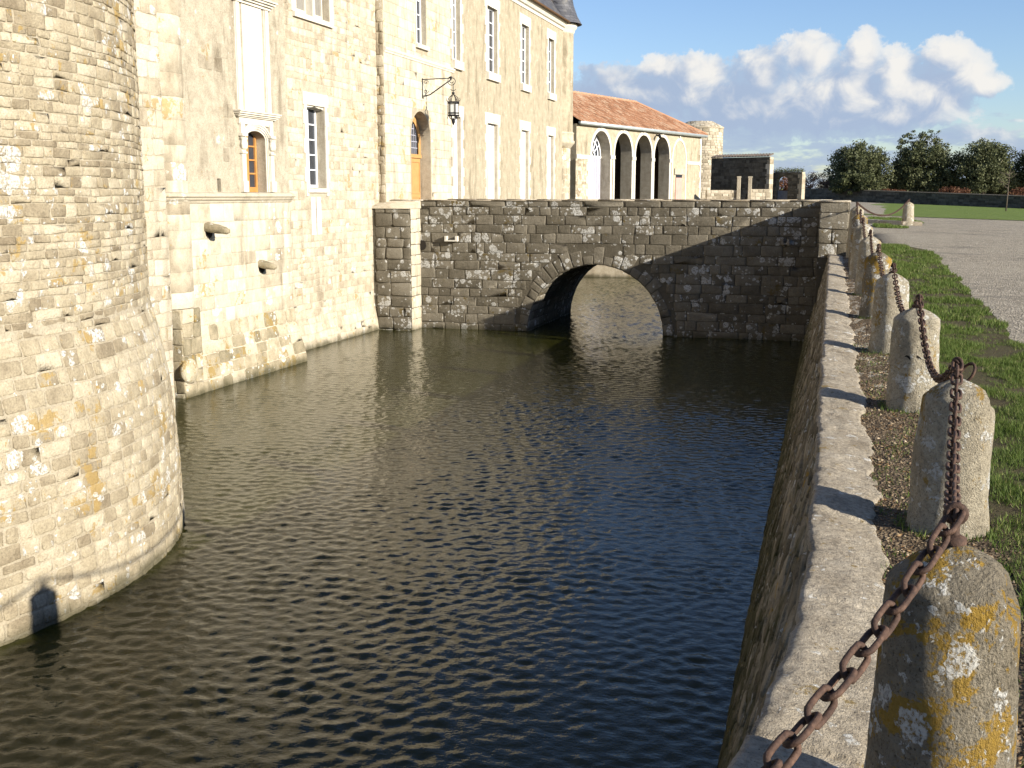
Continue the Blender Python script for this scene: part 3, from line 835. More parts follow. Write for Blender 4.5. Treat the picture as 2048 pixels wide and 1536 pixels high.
for (o, a, b) in ((.09, 3.46, 3.49), (.13, 3.492, 3.53), (.17, 3.532, 3.575), (.2, 3.577, 3.61)):
    mb.box(PX - .02, PX + o, 23.44 - o * .8, 25.09 + o * .8, a, b)
mb.box(PX - .02, PX + .02, 23.8, 24.73, 3.62, 6.05)
for (o, a, b) in ((.06, 6.06, 6.12), (.11, 6.122, 6.17), (.16, 6.172, 6.22), (.2, 6.222, 6.26)):
    mb.box(PX - .02, PX + o, 23.44 - o * .8, 25.09 + o * .8, a, b)
for k in range(4):      # stepped archivolt mouldings
    r = .47 + .06 * k
    arch_band(mb, pv, 24.25, r, r + .045, 2.95, .012 + .014 * k, n=18, ry0=.22 + .05 * k, foot=1.72)
niche = mb.build('carved_surround', M['dressed'], castle)

def casement(X0, y0, y1, z0, z1, rec, nz, mat='white', bar=.05, mull=True, name='window', glass='glass', arch=None):
    """wooden window: frame bars as one mesh, its panes a child"""
    m = MB(); x = X0 - rec
    m.box(x - .04, x + .03, y0, y0 + bar, z0, z1); m.box(x - .04, x + .03, y1 - bar, y1, z0, z1)
    m.box(x - .038, x + .028, y0 + bar, y1 - bar, z1 - bar, z1); m.box(x - .038, x + .028, y0 + bar, y1 - bar, z0, z0 + bar * 1.6)
    if mull: m.box(x - .036, x + .034, (y0 + y1) / 2 - bar * .7, (y0 + y1) / 2 + bar * .7, z0 + bar * 1.6, z1 - bar)
    for k in range(1, nz):
        z = z0 + bar * 1.6 + (z1 - z0 - bar * 2.6) * k / nz
        m.box(x - .03, x + .018, y0 + bar, y1 - bar, z - .018, z + .018)
    w = m.build(name, M[mat], castle)
    p = MB(); p.box(x - .03, x - .012, y0 + bar * .5, y1 - bar * .5, z0 + bar, z1 - bar * .5)
    p.build('pane', M[glass], w)
    return w
casement(PX, 23.80, 24.70, 1.72, 3.22, .26, 4, 'orangewood', .075)

# corbels (broken stone spouts)
def corbel(y, z, L, w, h, seed):
    rg = random.Random(seed); m = MB(); rings = 8; n = 10; vs = []
    for i in range(rings):
        t = i / (rings - 1); xx = PX - .08 + t * L
        sc_ = 1 - .38 * t ** 2 if i < rings - 1 else .35
        for k in range(n):
            a = 2 * math.pi * k / n
            q = 1 + .16 * mn.noise(Vector((i * .9, k * 1.3, seed)))
            cy = max(-1, min(1, 1.25 * math.cos(a))); cz = max(-1, min(1, 1.25 * math.sin(a)))
            vs.append((xx, y + w / 2 * cy * q * sc_ , z - .10 * t + h / 2 * cz * q * sc_))
    m.add(vs, [(i * n + k, i * n + (k + 1) % n, (i + 1) * n + (k + 1) % n, (i + 1) * n + k) for i in range(rings - 1) for k in range(n)] + [tuple((rings - 1) * n + k for k in range(n))], 0, (.3, .5, .5))
    c = m.build('stone_spout', M['plinth'], castle, True)
    d = MB(); vs = [(PX + .017, y + .02 + .15 * math.cos(a), z - h * .62 + .13 * math.sin(a)) for a in np.linspace(0, 2 * math.pi, 13)[:-1]]
    d.add(vs, [tuple(range(12))]); d.build('drain_hole', M['hole'], c)
corbel(21.98, .95, .62, .3, .22, 2)
corbel(24.28, .0, .5, .3, .2, 6)

# recessed wall between pavilion and gate front
RX = -14.6
def rc(u, v, d): return (RX + d + .16 * sstep((-1.6 - v) / 1.2), u, v)
w2 = (28.72, 29.86, 1.84, 4.15, .55)
w3 = (28.3, 30.36, 6.58, 8.6, .35)
slit = (29.11, 29.17, .62, 1.44, .3)
mb = MB()
panel(mb, rc, 25.8, 33.9, -1.6, 9.6, [w2, w3, slit], mat=1, rmat=2)
for k in range(6): 
    va, vb = -3.4 + k * .3, -3.1 + k * .3
    mb.quad(rc(25.8, va, 0), rc(33.9, va, 0), rc(33.9, vb, 0), rc(25.8, vb, 0), 1)
fb = rects_forbid([(28.5, 30.1, 1.62, 4.5), (28.05, 30.6, 6.4, 8.8), (29.05, 29.23, .55, 1.5)])
masonry(mb, rc, 25.9, 33.72, -3.1, 9.5, lambda v, r_: r_.uniform(.13, .3), lambda v, r_: r_.uniform(.16, .55), .007, .008, 61, forbid=fb, wob=.016, cut=.16, jit=.075, tone=(.3, .95))
mb.build('recessed_wall', [M['rubble'], M['ashlar_mortar'], M['reveal']], castle, True)
w = casement(RX, 28.74, 29.84, 1.86, 4.13, .28, 5)
m = MB()
for k, z in enumerate(np.arange(1.62, 4.4, .40)):      # toothed jambs and shaped head
    e = .22 if k % 2 else .14
    for (a, b) in ((28.72 - e, 28.717), (29.863, 29.86 + e)): m.box(RX - .02, RX + .03, a, b, z, min(z + .395, 4.15), 0, (.6, .5, .5))
m.box(RX - .02, RX + .032, 28.5, 30.08, 4.152, 4.5)
m.box(RX - .3, RX + .06, 28.62, 29.96, 1.72, 1.836)
m.build('surround', M['dressed'], w)
m = MB()                                                  # ogee lintel inside the reveal
P = [(28.723, 4.147), (28.723, 4.08), (28.86, 4.09), (29.05, 4.10), (29.2, 4.12), (29.29, 4.14), (29.38, 4.12), (29.53, 4.10), (29.72, 4.09), (29.857, 4.06), (29.857, 4.147)]
n = len(P); m.add([(RX - .02, a, b) for a, b in P] + [(RX - .3, a, b) for a, b in P], [tuple(range(n))] + [(k, (k + 1) % n, n + (k + 1) % n, n + k) for k in range(n)])
m.build('ogee_head', M['dressed'], w)
w = casement(RX, 28.36, 29.26, 6.66, 8.59, .22, 3, 'dressed', .05, False, glass='greyglass')
casement(RX, 29.42, 30.32, 6.66, 8.59, .22, 3, 'dressed', .05, False, glass='greyglass')
m = MB(); m.box(RX - .2, RX + .03, 29.262, 29.418, 6.6, 8.6); m.box(RX - .2, RX + .08, 28.1, 30.5, 6.44, 6.575)
for (a, b) in ((28.02, 28.296), (30.364, 30.62)): m.box(RX - .2, RX + .025, a, b, 6.58, 8.7)
m.build('mullion_frame', M['dressed'], w)
m = MB()
for (a, b) in ((28.83, 29.10), (29.18, 29.46)): 
    for k in range(3): m.box(RX - .02, RX + .024, a, b, .52 + .36 * k, .875 + .36 * k, 0, (rng.random(), .5, .5))
m.build('slit_jambs', M['dressed'], castle)
m = MB(); m.box(RX - .28, RX - .2, 29.0, 29.3, .5, 1.5); m.build('slit_void', M['hole'], castle)

# gate front and long rendered front
FX = -14.35
mp = fx(FX)
GY0, GY1, FY1 = 33.72, 41.28, 57.3
door = (35.98, 37.86, 0.2, 4.55, .62)
uw1 = (36.62, 37.55, 6.78, 9.3, .4)
lows = [(40.36, 41.16), (44.52, 45.92), (49.58, 50.78), (54.36, 55.48)]
REC = .24
low_r = [(a, b, .55, 4.60, REC) for a, b in lows]
up_r = [(a, b, 6.66, 9.28, REC) for a, b in lows]
mb = MB()
panel(mb, mp, GY0, FY1, -3.3, 10.02, [door, uw1] + low_r + up_r, mat=1, rmat=2)
arch_fill(mb, mp, 36.92, .94, 3.6, 4.55, .62, 1, 2, ry=.93, n=20)
for (a, b) in ((-3.4, 9.6),): mb.quad((-14.75, GY0, a), (FX, GY0, a), (FX, GY0, b), (-14.75, GY0, b), 1)
masonry(mb, fy(GY0), -14.72, FX, 1.4, 9.6, (.24, .4), (.2, .4), .016, .03, 71, mat=3, cut=.2, jit=.12, tone=(0, .6))
fb = rects_forbid([(36.55, 37.62, 6.7, 9.4), (35.9, 37.94, .2, 3.6), (40.1, 41.4, .5, 9.6)] + [(36.92 - math.sqrt(max(.0, 1 - ((z - 3.6) / 1.0) ** 2)) * 1.0, 36.92 + math.sqrt(max(0, 1 - ((z - 3.6) / 1.0) ** 2)) * 1.0, z, z + .1) for z in np.arange(3.6, 4.6, .1)])
masonry(mb, mp, GY0 + .02, GY1, 0.2, 10.0, (.26, .38), (.4, .85), .004, .005, 72, forbid=fb, wob=.004, cut=.03, jit=.012, mat=0, tone=(.4, .95))
mb.build('front_wall', [M['ashlar'], M['render'], M['reveal'], M['rubble']], castle, True)
mb = MB()
sweep(mb, [(FX, y, 1, 0) for y in (GY0 + .03, 37, GY1 - .9)], [(-.02, 6.16), (.03, 6.17), (.05, 6.22), (.08, 6.25), (.09, 6.30), (.05, 6.33), (-.02, 6.35)])
mb.build('string_course', M['dressed'], castle)
# toothed dressed surrounds, sills, shutters
def toothed(m, a, b, z0, z1, d=.022):
    k = 0; z = z0
    while z < z1 - .05:
        h = min(.36, z1 - z); e = (.34 if k % 2 else .20)
        m.box(FX - .02, FX + d, a - e, a - .001, z, z + h - .004, 0, (rng.uniform(.3, .9), .5, .5))
        m.box(FX - .02, FX + d, b + .001, b + e, z, z + h - .004, 0, (rng.uniform(.3, .9), .5, .5))
        z += h; k += 1
    m.box(FX - .02, FX + d + .003, a - .34, b + .34, z1, z1 + .42, 0, (.7, .5, .5))
def rebate(m, a, b, z0, z1):       # thin raised fillet round the opening
    for (p, q, c, e) in ((b + .05, b + .09, z0, z1 + .09), (a - .09, a - .05, z0, z1 + .09), (a - .05, b + .05, z1 + .05, z1 + .09)):
        m.box(FX + .0, FX + .045, p, q, c, e)
for i, (a, b) in enumerate(lows):
    w = casement(FX, a + .02, b - .02, 6.68, 9.26, REC - .06, 5)
    m = MB(); toothed(m, a, b, 6.66, 9.28); m.build('surround', M['dressed'], w)
    m = MB(); m.box(FX - .3, FX + .12, a - .14, b + .14, 6.34, 6.655); m.build('sill', M['dressed'], w)
    # lower french window behind closed white shutters
    m = MB(); x = FX - REC + .08; mid = (a + b) / 2
    for (p, q) in ((a + .02, mid - .006), (mid + .006, b - .02)):
        m.box(x - .03, x, p, q, .58, 4.58)
        for (c, e) in ((.58, .75), (2.3, 2.45), (4.42, 4.58)): m.box(x, x + .016, p, q, c, e)
        m.box(x, x + .014, p, p + .08, .75, 4.42); m.box(x, x + .014, q - .08, q, .75, 4.42)
    s_ = m.build('shutters', M['white'], castle)
    m = MB(); toothed(m, a, b, .55, 4.60); rebate(m, a, b, .55, 4.6); m.build('surround', M['dressed'], s_)
w = casement(FX, 36.64, 37.53, 6.80, 9.3, .2, 5)
m = MB(); m.box(FX - .3, FX + .10, 36.5, 37.66, 6.64, 6.775); m.build('sill', M['dressed'], w)
# door
x = FX - .40
m = MB(); m.box(x - .06, x, 36.0, 37.84, .2, 2.95)
for (a, b) in ((36.08, 36.86), (36.96, 37.76)):
    for (c, e) in ((.35, .75), (.85, 1.6), (1.7, 2.85)):
        for (p, q, r_, s_) in ((a, b, c, c + .05), (a, b, e - .05, e), (a, a + .05, c + .05, e - .05), (b - .05, b, c + .05, e - .05)): m.box(x, x + .025, p, q, r_, s_)
m.box(x, x + .03, 36.885, 36.935, .2, 2.95)
dr = m.build('door', M['ochredoor'], castle)
m = MB(); m.box(x - .05, x + .06, 36.0, 37.84, 2.952, 3.08)
arch_band(m, lambda u, v, d: (x + d, u, v), 36.92, .72, .925, 3.5, .03, n=20, ry0=.74, foot=3.082)
m.build('fanlight_frame', M['ochredoor'], dr)
m = MB(); P = [(36.2, 3.082)] + arch_pts(36.92, .73, 3.5, 20, .75) + [(37.64, 3.082)]
m.add([(x - .03, a, b) for a, b in P], [tuple(range(len(P)))])
f_ = m.build('fanlight', M['glass'], dr)
m = MB()
for y in np.arange(36.35, 37.6, .19): m.box(x - .026, x - .012, y - .012, y + .012, 3.09, 3.5 + .74 * math.sqrt(max(0, 1 - ((y - 36.92) / .73) ** 2)))
for z in (3.3, 3.52, 3.74, 3.96): m.box(x - .028, x - .010, 36.25, 37.6, z - .012, z + .012) if z < 3.7 else m.box(x - .028, x - .010, 36.92 - .55 + (z - 3.7) * .7, 36.92 + .55 - (z - 3.7) * .7, z - .012, z + .012)
m.build('glazing_bars', M['greydoor'], dr)
# cornice and roof
mb = MB()
sweep(mb, [(FX, y, 1, 0) for y in (26, 45, 57.5)], [(-.02, 9.98), (.04, 10.0), (.06, 10.12), (.14, 10.16), (.20, 10.28), (.26, 10.34), (.27, 10.40), (-.02, 10.42)])
mb.build('cornice', M['dressed'], castle)
mb = MB()
P = [(FX + .33, 10.41), (FX + .05, 10.62), (FX - 1.2, 12.3), (FX - 3.2, 15.6), (FX - 4.6, 16.4)]
vs = [(a, y, b) for y in (34.2, 57.6) for a, b in P]
mb.add(vs, [(k, k + 1, 5 + k + 1, 5 + k) for k in range(4)])
mb.quad((FX + .33, 34.2, 10.409), (FX + .33, 57.6, 10.409), (-20, 57.6, 10.409), (-20, 34.2, 10.409))
mb.add([(a, 57.6, b) for a, b in P] + [(-20, 57.6, 16.4), (-20, 57.6, 10.42)], [tuple(range(7))])
mb.build('slate_roof', M['slate'], castle)
mb = MB(); mb.tube([(FX + .36, 34.2, 10.40), (FX + .36, 57.4, 10.40)], .055, 8); mb.build('eaves_gutter', M['litter'], castle, True)
mb = MB(); mb.box(-24, -14.75, 14, 34.2, 9.6, 12.5); mb.build('upper_storey', M['rubble'], castle)
# corner turret
mb = MB(); cx, cy = -14.8, 58.0
mb.lathe(cx, cy, [(.70, -.5), (.70, 4.1)], 32, mat=1)
mb.lathe(cx, cy, [(.72, 4.1), (.88, 4.3), (.93, 4.36), (.93, 4.46), (.87, 4.5), (.87, 4.82), (.91, 4.86), (.84, 4.93)], 32, mat=1)
mb.lathe(cx, cy, [(.82, 4.9), (.82, 9.95)], 32, mat=0)
mb.lathe(cx, cy, [(.82, 9.93), (.87, 10.0), (.89, 10.12), (.98, 10.2), (1.02, 10.36), (.95, 10.42)], 32, mat=2)
rg = random.Random(4)
tm = lambda u, v, d: (cx + (.70 + d) * math.cos(u / .7), cy + (.70 + d) * math.sin(u / .7), v)
masonry(mb, tm, -1.6, .9, 0, 4.1, (.28, .4), (.28, .5), .012, .01, 81, mat=1, cut=.06, jit=.03)
t_ = mb.build('corner_turret', [M['render'], M['ashlar'], M['dressed']], castle, True)
mb = MB()
mb.lathe(cx, cy, [(1.26, 10.40), (1.22, 10.46), (1.02, 10.8), (.82, 11.35), (.66, 12.1), (.5, 13.2), (.25, 15), (.02, 16.5)], 32)
mb.build('turret_roof', M['slate'], t_, True)

# ------------------------------------------------------------------ wall lantern on its bracket
lan = empty('wall_lantern', (FX, 37.05, 5.35), 'black wrought iron lantern hanging from a scrolled wall bracket beside the arched door', 'lantern')
LX = -13.25; LY = 37.08
m = MB()
m.tube([(FX - .02, LY, 5.62), (LX, LY, 5.64)], .018, 6)
m.tube([(FX - .02, LY, 5.06), (FX + .12, LY, 5.06), (FX + .3, LY, 5.10), (LX, LY, 5.60)], .022, 6)
m.tube([(FX + .02, LY, 4.98), (FX + .02, LY, 5.66)], .018, 6)
for (z, s_) in ((5.52, 1), (5.22, -1)):
    m.tube([(FX + .05 + .10 + .10 * math.cos(a) * (1 - a / 9), LY, z + s_ * .08 * math.sin(a) * (1 - a / 9)) for a in np.linspace(0, 7.5, 22)], .010, 5)
m.tube([(LX + .02 + .12 * math.cos(a) * (1 - a / 10.5), LY, 5.54 + .12 * math.sin(a) * (1 - a / 10.5)) for a in np.linspace(-4.2, 6.0, 30)[::-1] if True], .013, 5)
m.lathe(LX - .02, LY, [(0, 5.60), (.05, 5.63), (.05, 5.68), (0, 5.71)], 10)
m.build('bracket', M['iron'], lan, True)
m = MB()
m.tube([(LX + .06, LY, 5.45), (LX + .06, LY, 5.14)], .012, 6)
m.tube([(LX + .06 + .09 * math.cos(a), LY, 5.27 + .05 * math.sin(a)) for a in np.linspace(math.pi, 2 * math.pi, 8)], .011, 5)
lx = LX + .06
m.lathe(lx, LY, [(0, 5.08), (.05, 5.11), (.055, 5.15), (0, 5.19)], 10)
for k in range(6):
    a = k * math.pi / 3 + .2; c, s_ = math.cos(a), math.sin(a)
    m.tube([(lx + .19 * c, LY + .19 * s_, 4.34), (lx + .19 * c, LY + .19 * s_, 4.86)], .014, 5)
    m.tube([(lx + .19 * c, LY + .19 * s_, 4.84), (lx + .17 * c, LY + .17 * s_, 4.96), (lx + .06 * c, LY + .06 * s_, 5.06), (lx, LY, 5.1)], .011, 5)
    m.tube([(lx + .19 * c, LY + .19 * s_, 4.84), (lx + .24 * c, LY + .24 * s_, 4.90), (lx + .22 * c, LY + .22 * s_, 4.97)], .011, 5)
    m.tube([(lx + .18 * c, LY + .18 * s_, 4.36), (lx + .22 * c, LY + .22 * s_, 4.30), (lx + .2 * c, LY + .2 * s_, 4.26)], .013, 5)
    m.tube([(lx + .16 * c, LY + .16 * s_, 4.36), (lx + .05 * c, LY + .05 * s_, 4.2)], .010, 5)
ring = [(lx + .2 * math.cos(a), LY + .2 * math.sin(a)) for a in np.linspace(0, 2 * math.pi, 13)[:-1]]
for z in (4.38, 4.46, 4.83, 4.79): m.tube([(a, b, z) for a, b in ring], .016, 5, closed=True)
m.lathe(lx, LY, [(0, 4.04), (.03, 4.08), (.06, 4.15), (.07, 4.22), (.03, 4.26), (0, 4.3)], 10)
lb = m.build('lantern_cage', M['iron'], lan, True)
m = MB(); m.lathe(lx, LY, [(.165, 4.40), (.165, 4.82)], 6, a0=.2, a1=.2 + 2 * math.pi); m.build('glass', M['lanternglass'], lb)

# ------------------------------------------------------------------ bridge
BY = 34.0; BY1 = 39.9; PT = 1.49
bridge = empty('stone_bridge', (-7, 37, WATER), 'lichen spotted grey stone bridge with a single round arch over the moat', 'bridge')
AX, AR = -7.42, 2.2
bf = fy(BY)
mb = MB()
def ring_out(v):      # half width of the voussoir ring's outer edge at height v
    q = (v - WATER) / (AR + .5)
    return (AR + .47) * math.sqrt(max(0, 1 - q * q))
XL, XR = -14.3, -.4
N = 40
P = arch_pts(AX, AR, WATER, N)
for yy, sgn in ((BY, 1), (BY1, -1)):
    for (p, q) in zip(P[:-1], P[1:]): mb.quad((p[0], yy, p[1]), (q[0], yy, q[1]), (q[0], yy, PT - .02), (p[0], yy, PT - .02), 1)
    mb.quad((XL, yy, -3.6), (AX - AR, yy, -3.6), (AX - AR, yy, PT - .02), (XL, yy, PT - .02), 1)
    mb.quad((AX + AR, yy, -3.6), (XR, yy, -3.6), (XR, yy, PT - .02), (AX + AR, yy, PT - .02), 1)
def fb(a, b):
    w_ = ring_out(max(a, WATER) + .02); 
    return [(AX - w_ + .05, AX + w_ - .05)] if w_ > .15 and a < WATER + AR + .45 else []
chs = [.30, .26, .30, .27, .31, .26, .29, .32, .28, .27, .33, .30, .27, .30, .3, .3]
it = iter(chs)
masonry(mb, bf, XL, XR, -3.05, PT - .22, lambda v, r_: next(it, .32), lambda v, r_: r_.uniform(.22, .95), .011, .016, 91, forbid=fb, wob=.022, cut=.08, jit=.05, mat=0, tone=(.1, .8))
masonry(mb, bf, XL, XR, PT - .215, PT, (.21, .22), (.6, 1.4), .010, .03, 92, wob=0, cut=.06, jit=.03, mat=0, tone=(.2, .8))
# parapet top and road deck
for (a, b) in ((BY - .05, BY + .42), (BY1 - .42, BY1 + .05)):
    for k in range(12):
        x0 = XL + (XR - XL) * k / 12; x1 = XL + (XR - XL) * (k + 1) / 12
        mb.box(x0 + .006, x1 - .006, a + .01, b - .01, PT - .03, PT + .012 + rng.uniform(-.008, .01), 2, (rng.random(), .5, .5))
for yy in (BY + .41, BY1 - .41): mb.quad((XL, yy, .4), (XR, yy, .4), (XR, yy, PT - .025), (XL, yy, PT - .025), 1)
mb.build('parapet_wall', [M['bridge'], M['bridge_mortar'], M['coping']], bridge, True)
mb = MB(); mb.box(XL, .3, BY + .415, BY1 - .415, .3, .66); mb.build('deck', M['gravel'], bridge)
mb = MB()
VP = arch_pts(AX, AR - .01, WATER - .4, 60, AR + .39)
VP = [(AX - AR + .0, -3.6)] + arch_pts(AX, AR - .004, WATER, 48) + [(AX + AR, -3.6)]
for (p, q) in zip(VP[:-1], VP[1:]): mb.quad((p[0], BY - .02, p[1]), (q[0], BY - .02, q[1]), (q[0], BY1 + .02, q[1]), (p[0], BY1 + .02, p[1]), 1)
vm = lambda u, v, d: (AX - (AR - .004 - d) * math.cos(v), BY + u, WATER + (AR - .004 - d) * math.sin(v))
rg = random.Random(12); a = -.1
while a < math.pi + .1:
    da = rg.uniform(.10, .16); y = 0.0
    while y < BY1 - BY - .02:
        L = min(rg.uniform(.4, .9), BY1 - BY - y)
        add_stone(mb, vm, y, y + L, (a, a), (a + da, a + da), .012, .02, rg, (rg.random(), rg.random(), .5), .1, .03)
        y += L
    a += da
mb.build('vault', [M['bridge'], M['bridge_mortar']], bridge, True)
mb = MB(); rg = random.Random(14); a = 0.0        # voussoirs
vo = lambda u, v, d: (AX - (AR + v) * math.cos(u), BY - d, WATER + (AR + v) * math.sin(u))
while a < math.pi - .01:
    da = min(rg.uniform(.085, .16), math.pi - a)
    L = rg.uniform(.26, .62)
    add_stone(mb, vo, a, a + da, (.0, .0), (L, L), .006, .02, rg, (rg.uniform(.25, .7), rg.random(), .5), .05, .02)
    a += da
mb.build('voussoirs', [M['bridge']], bridge, True)
# abutment pier on the castle side
mb = MB(); BX1 = -13.28; BYF = 33.15
masonry(mb, fy(BYF), -14.5, BX1, -3.05, 1.28, (.28, .42), (.4, .75), .02, .03, 95, wob=.012, cut=.14, jit=.06, tone=(.3, 1))
masonry(mb, fx(BX1), BYF, BY, -3.05, 1.28, (.28, .42), (.4, .85), .012, .015, 96, cut=.08, jit=.03, tone=(.6, 1), mat=2)  # sun-facing side in pale rubble, its light put into the colour
mb.quad((-14.6, BYF, -3.6), (BX1, BYF, -3.6), (BX1, BYF, 1.28), (-14.6, BYF, 1.28), 1)
mb.quad((BX1, BYF, -3.6), (BX1, BY, -3.6), (BX1, BY, 1.28), (BX1, BYF, 1.28), 1)
mb.add([(-14.6, BYF - .05, 1.22), (BX1 + .04, BYF - .05, 1.22), (BX1 + .04, BY, 1.22), (-14.6, BY, 1.22), (-14.6, BYF - .05, 1.29), (BX1 + .04, BYF - .05, 1.29), (BX1 + .03, BY, 1.47), (-14.6, BY, 1.47)],
       [(0, 1, 5, 4), (1, 2, 6, 5), (4, 5, 6, 7)], 2, (.5, .5, .5))
mb.build('abutment', [M['bridge'], M['bridge_mortar'], M['rubble']], bridge, True)
# end pier on the bank, lengthened so its shadow crosses the bridge face
mb = MB(); q0, q1, YF = -.62, .13, 30.1
masonry(mb, fy(YF), q0, q1, .02, PT - .01, (.34, .5), (.5, .8), .012, .018, 97, cut=.08, jit=.03)
masonry(mb, fx(q1), YF, BY, .02, PT - .01, (.34, .5), (.6, 1.1), .012, .018, 98, cut=.08, jit=.03)
mb.quad((q0, YF, -3.4), (q1, YF, -.2), (q1, YF, PT - .02), (q0, YF, PT - .02), 1)
mb.quad((q1, YF, -.2), (q1, BY, -.2), (q1, BY, PT - .02), (q1, YF, PT - .02), 1)
mb.quad((q0, YF, -3.4), (q0, BY, -3.4), (q0, BY, PT - .02), (q0, YF, PT - .02), 1)
mb.box(q0 - .02, q1 + .03, YF - .03, BY - .05, PT - .03, PT + .012, 2)
mb.build('end_pier', [M['bridge'], M['bridge_mortar'], M['coping']], bridge, True)
for (xa, xb, za, zb, mm) in ((-12.38, -11.95, .17, .34, 'dressed'), (-1.76, -1.52, .2, .36, 'coping')):
    m = MB(); m.box(xa, xb, BY - .18, BY + .02, za, za + .04); m.box(xa, xa + .07, BY - .17, BY + .02, za + .04, zb); m.box(xb - .07, xb, BY - .17, BY + .02, za + .04, zb)
    m.build('drain_spout', M[mm], bridge)
m = MB(); m.add([(-13.2 + .14 * math.cos(a), BY - .047, .03 + .17 * math.sin(a)) for a in np.linspace(0, 6.28, 11)[:-1]], [tuple(range(10))]); m.build('drain_hole', M['hole'], bridge)

# unseen far bank beyond the bridge, paled so the water reflects a sunlit tone
mb = MB()
ff = fx(-14.37)
mb.quad((-.9, BY1, -3.6), (-.9, 58, -3.6), (-.4, 58, .6), (-.4, BY1, .6))
mb.quad((-14.6, 58, -3.6), (-8.5, 58, -3.6), (-8.5, 58, .62), (-14.6, 58, .62))
mb.quad((-8.5, 58, -3.6), (-8.5, 72.5, -3.6), (-8.5, 72.5, .7), (-8.5, 58, .7))
mb.quad((-.9, 58, -3.6), (-.9, 72.5, -3.6), (-.6, 72.5, .75), (-.4, 58, .65))
mb.quad((-8.5, 72.5, -3.6), (-.6, 72.5, -3.6), (-.6, 72.5, .8), (-8.5, 72.5, .8))
tag(mb.build('moat_wall', M['rubble']), 'pale stone moat wall beyond the bridge', 'wall')
kb = MB()
kp = [(.55, 40.9), (1.2, 40.3), (1.9, 40.0), (2.55, 40.15)]
for (a, b) in zip(kp[:-1], kp[1:]):
    dx, dy = b[0] - a[0], b[1] - a[1]; L = math.hypot(dx, dy); nx, ny = -dy / L, dx / L
    def km(u, v, w): return (a[0] + dx * u + nx * v, a[1] + dy * u + ny * v, w + g(a[0] + dx * u, 40))
    kb.pbox(km, .004, .996, -.06, .42, -.2, .13, 0, (rng.random(), .5, .5))
tag(kb.build('stone_kerb', M['coping']), 'low curved stone kerb at the foot of the far bollard', 'kerb')

# ------------------------------------------------------------------ bollards and chains
def bollard_mesh(seed, white):
    m = MB(); n = 40; vs = []
    prof = [(.216, -.5), (.213, -.15), (.208, 0.0), (.204, .08)] + [(.202 - .042 * z, z) for z in np.linspace(.14, .695, 16)] + [(.1725, .704), (.1715, .712), (.166, .722), (.154, .734), (.13, .753), (.095, .776), (.05, .797), (.02, .807), (.004, .810)]
    for (r, z) in prof:
        for k in range(n):
            a = 2 * math.pi * k / n
            q = Vector((math.cos(a), math.sin(a), z * 2.2))
            d = .013 * mn.noise(q * 1.6 + Vector((seed * 7, 0, 0))) + .006 * mn.noise(q * 5 + Vector((seed * 3, 1, 0))) + .0035 * mn.noise(q * 14)
            chip = mn.noise(q * 2.3 + Vector((seed, 5, 2)))
            if chip > .1: d -= (chip - .1) * .09 * math.exp(-((z - .712) / .03) ** 2)
            rr = max(.002, r + d * (1 if r > .03 else .2))
            vs.append((rr * math.cos(a), rr * math.sin(a), z + d * .4))
    m.add(vs, [(i * n + k, i * n + (k + 1) % n, (i + 1) * n + (k + 1) % n, (i + 1) * n + k) for i in range(len(prof) - 1) for k in range(n)] + [tuple((len(prof) - 1) * n + k for k in range(n))])
    return m
bolls = [(-.97, -.25, 0, .80), (.30, 2.82, -.03, .83), (.575, 5.80, -.03, .785), (.595, 9.12, -.03, .815), (.53, 12.35, .02, .82), (.47, 15.7, .07, .83), (.43, 19.1, .15, .84), (.36, 22.5, .26, .86), (.35, 25.8, .36, .88), (.30, 29.3, .46, .92), (2.1, 40.15, .62, .80)]
blabels = ['stone bollard on the near corner of the bank, just below the lower edge',
           'nearest stone bollard, blotched with white and golden lichen',
           'second stone bollard up the row, iron ring hanging on its domed top',
           'third stone bollard up the row, pale with a horizontal crack at mid height',
           'fourth stone bollard up the row, pale and tapering, behind the cracked one',
           'fifth stone bollard up the row, its sides stained ochre with lichen',
           'sixth stone bollard up the row, pale, just beyond the ochre stained one',
           'seventh stone bollard up the row, tan body half behind its neighbour',
           'eighth stone bollard up the row, yellowish body near the bridge pier',
           'last stone bollard of the row, whitish, beside the bridge end pier',
           'lone stone bollard standing apart on the gravel beyond the bridge end']
TOPS = []
shaft_protos = [bollard_mesh(s_, 0).build('shaft', M['bollard'], None, True).data for s_ in range(3)]
for o in list(COL.objects):
    if o.name.startswith('shaft'): bpy.data.objects.remove(o)
shaft_pale = [me.copy() for me in shaft_protos]
for me in shaft_pale: me.materials.clear(); me.materials.append(M['bollard_pale'])
em = MB()
em.tube([(0, 0, -.06), (0, 0, .045)], .012, 8)
em.tube([(0, .0 + .021 * math.cos(a), .064 + .021 * math.sin(a)) for a in np.linspace(0, 2 * math.pi, 15)[:-1]], .0095, 7, closed=True)
em.lathe(0, 0, [(.03, -.01), (.03, .004), (.014, .012)], 10)
e0 = em.build('iron_eye', M['rust'], None, True); eye_me = e0.data; bpy.data.objects.remove(e0)
rg_ = MB(); rg_.tube([(.0, .045 * math.cos(a), .052 * math.sin(a)) for a in np.linspace(0, 2 * math.pi, 19)[:-1]], .0075, 7, closed=True)
r0 = rg_.build('iron_ring', M['rust'], None, True); ring_me = r0.data; bpy.data.objects.remove(r0)
yaws = [0, .4, 1.2, 2.5, 4.1, 5.0, .9, 3.0, 2.1, 1.7, 0]
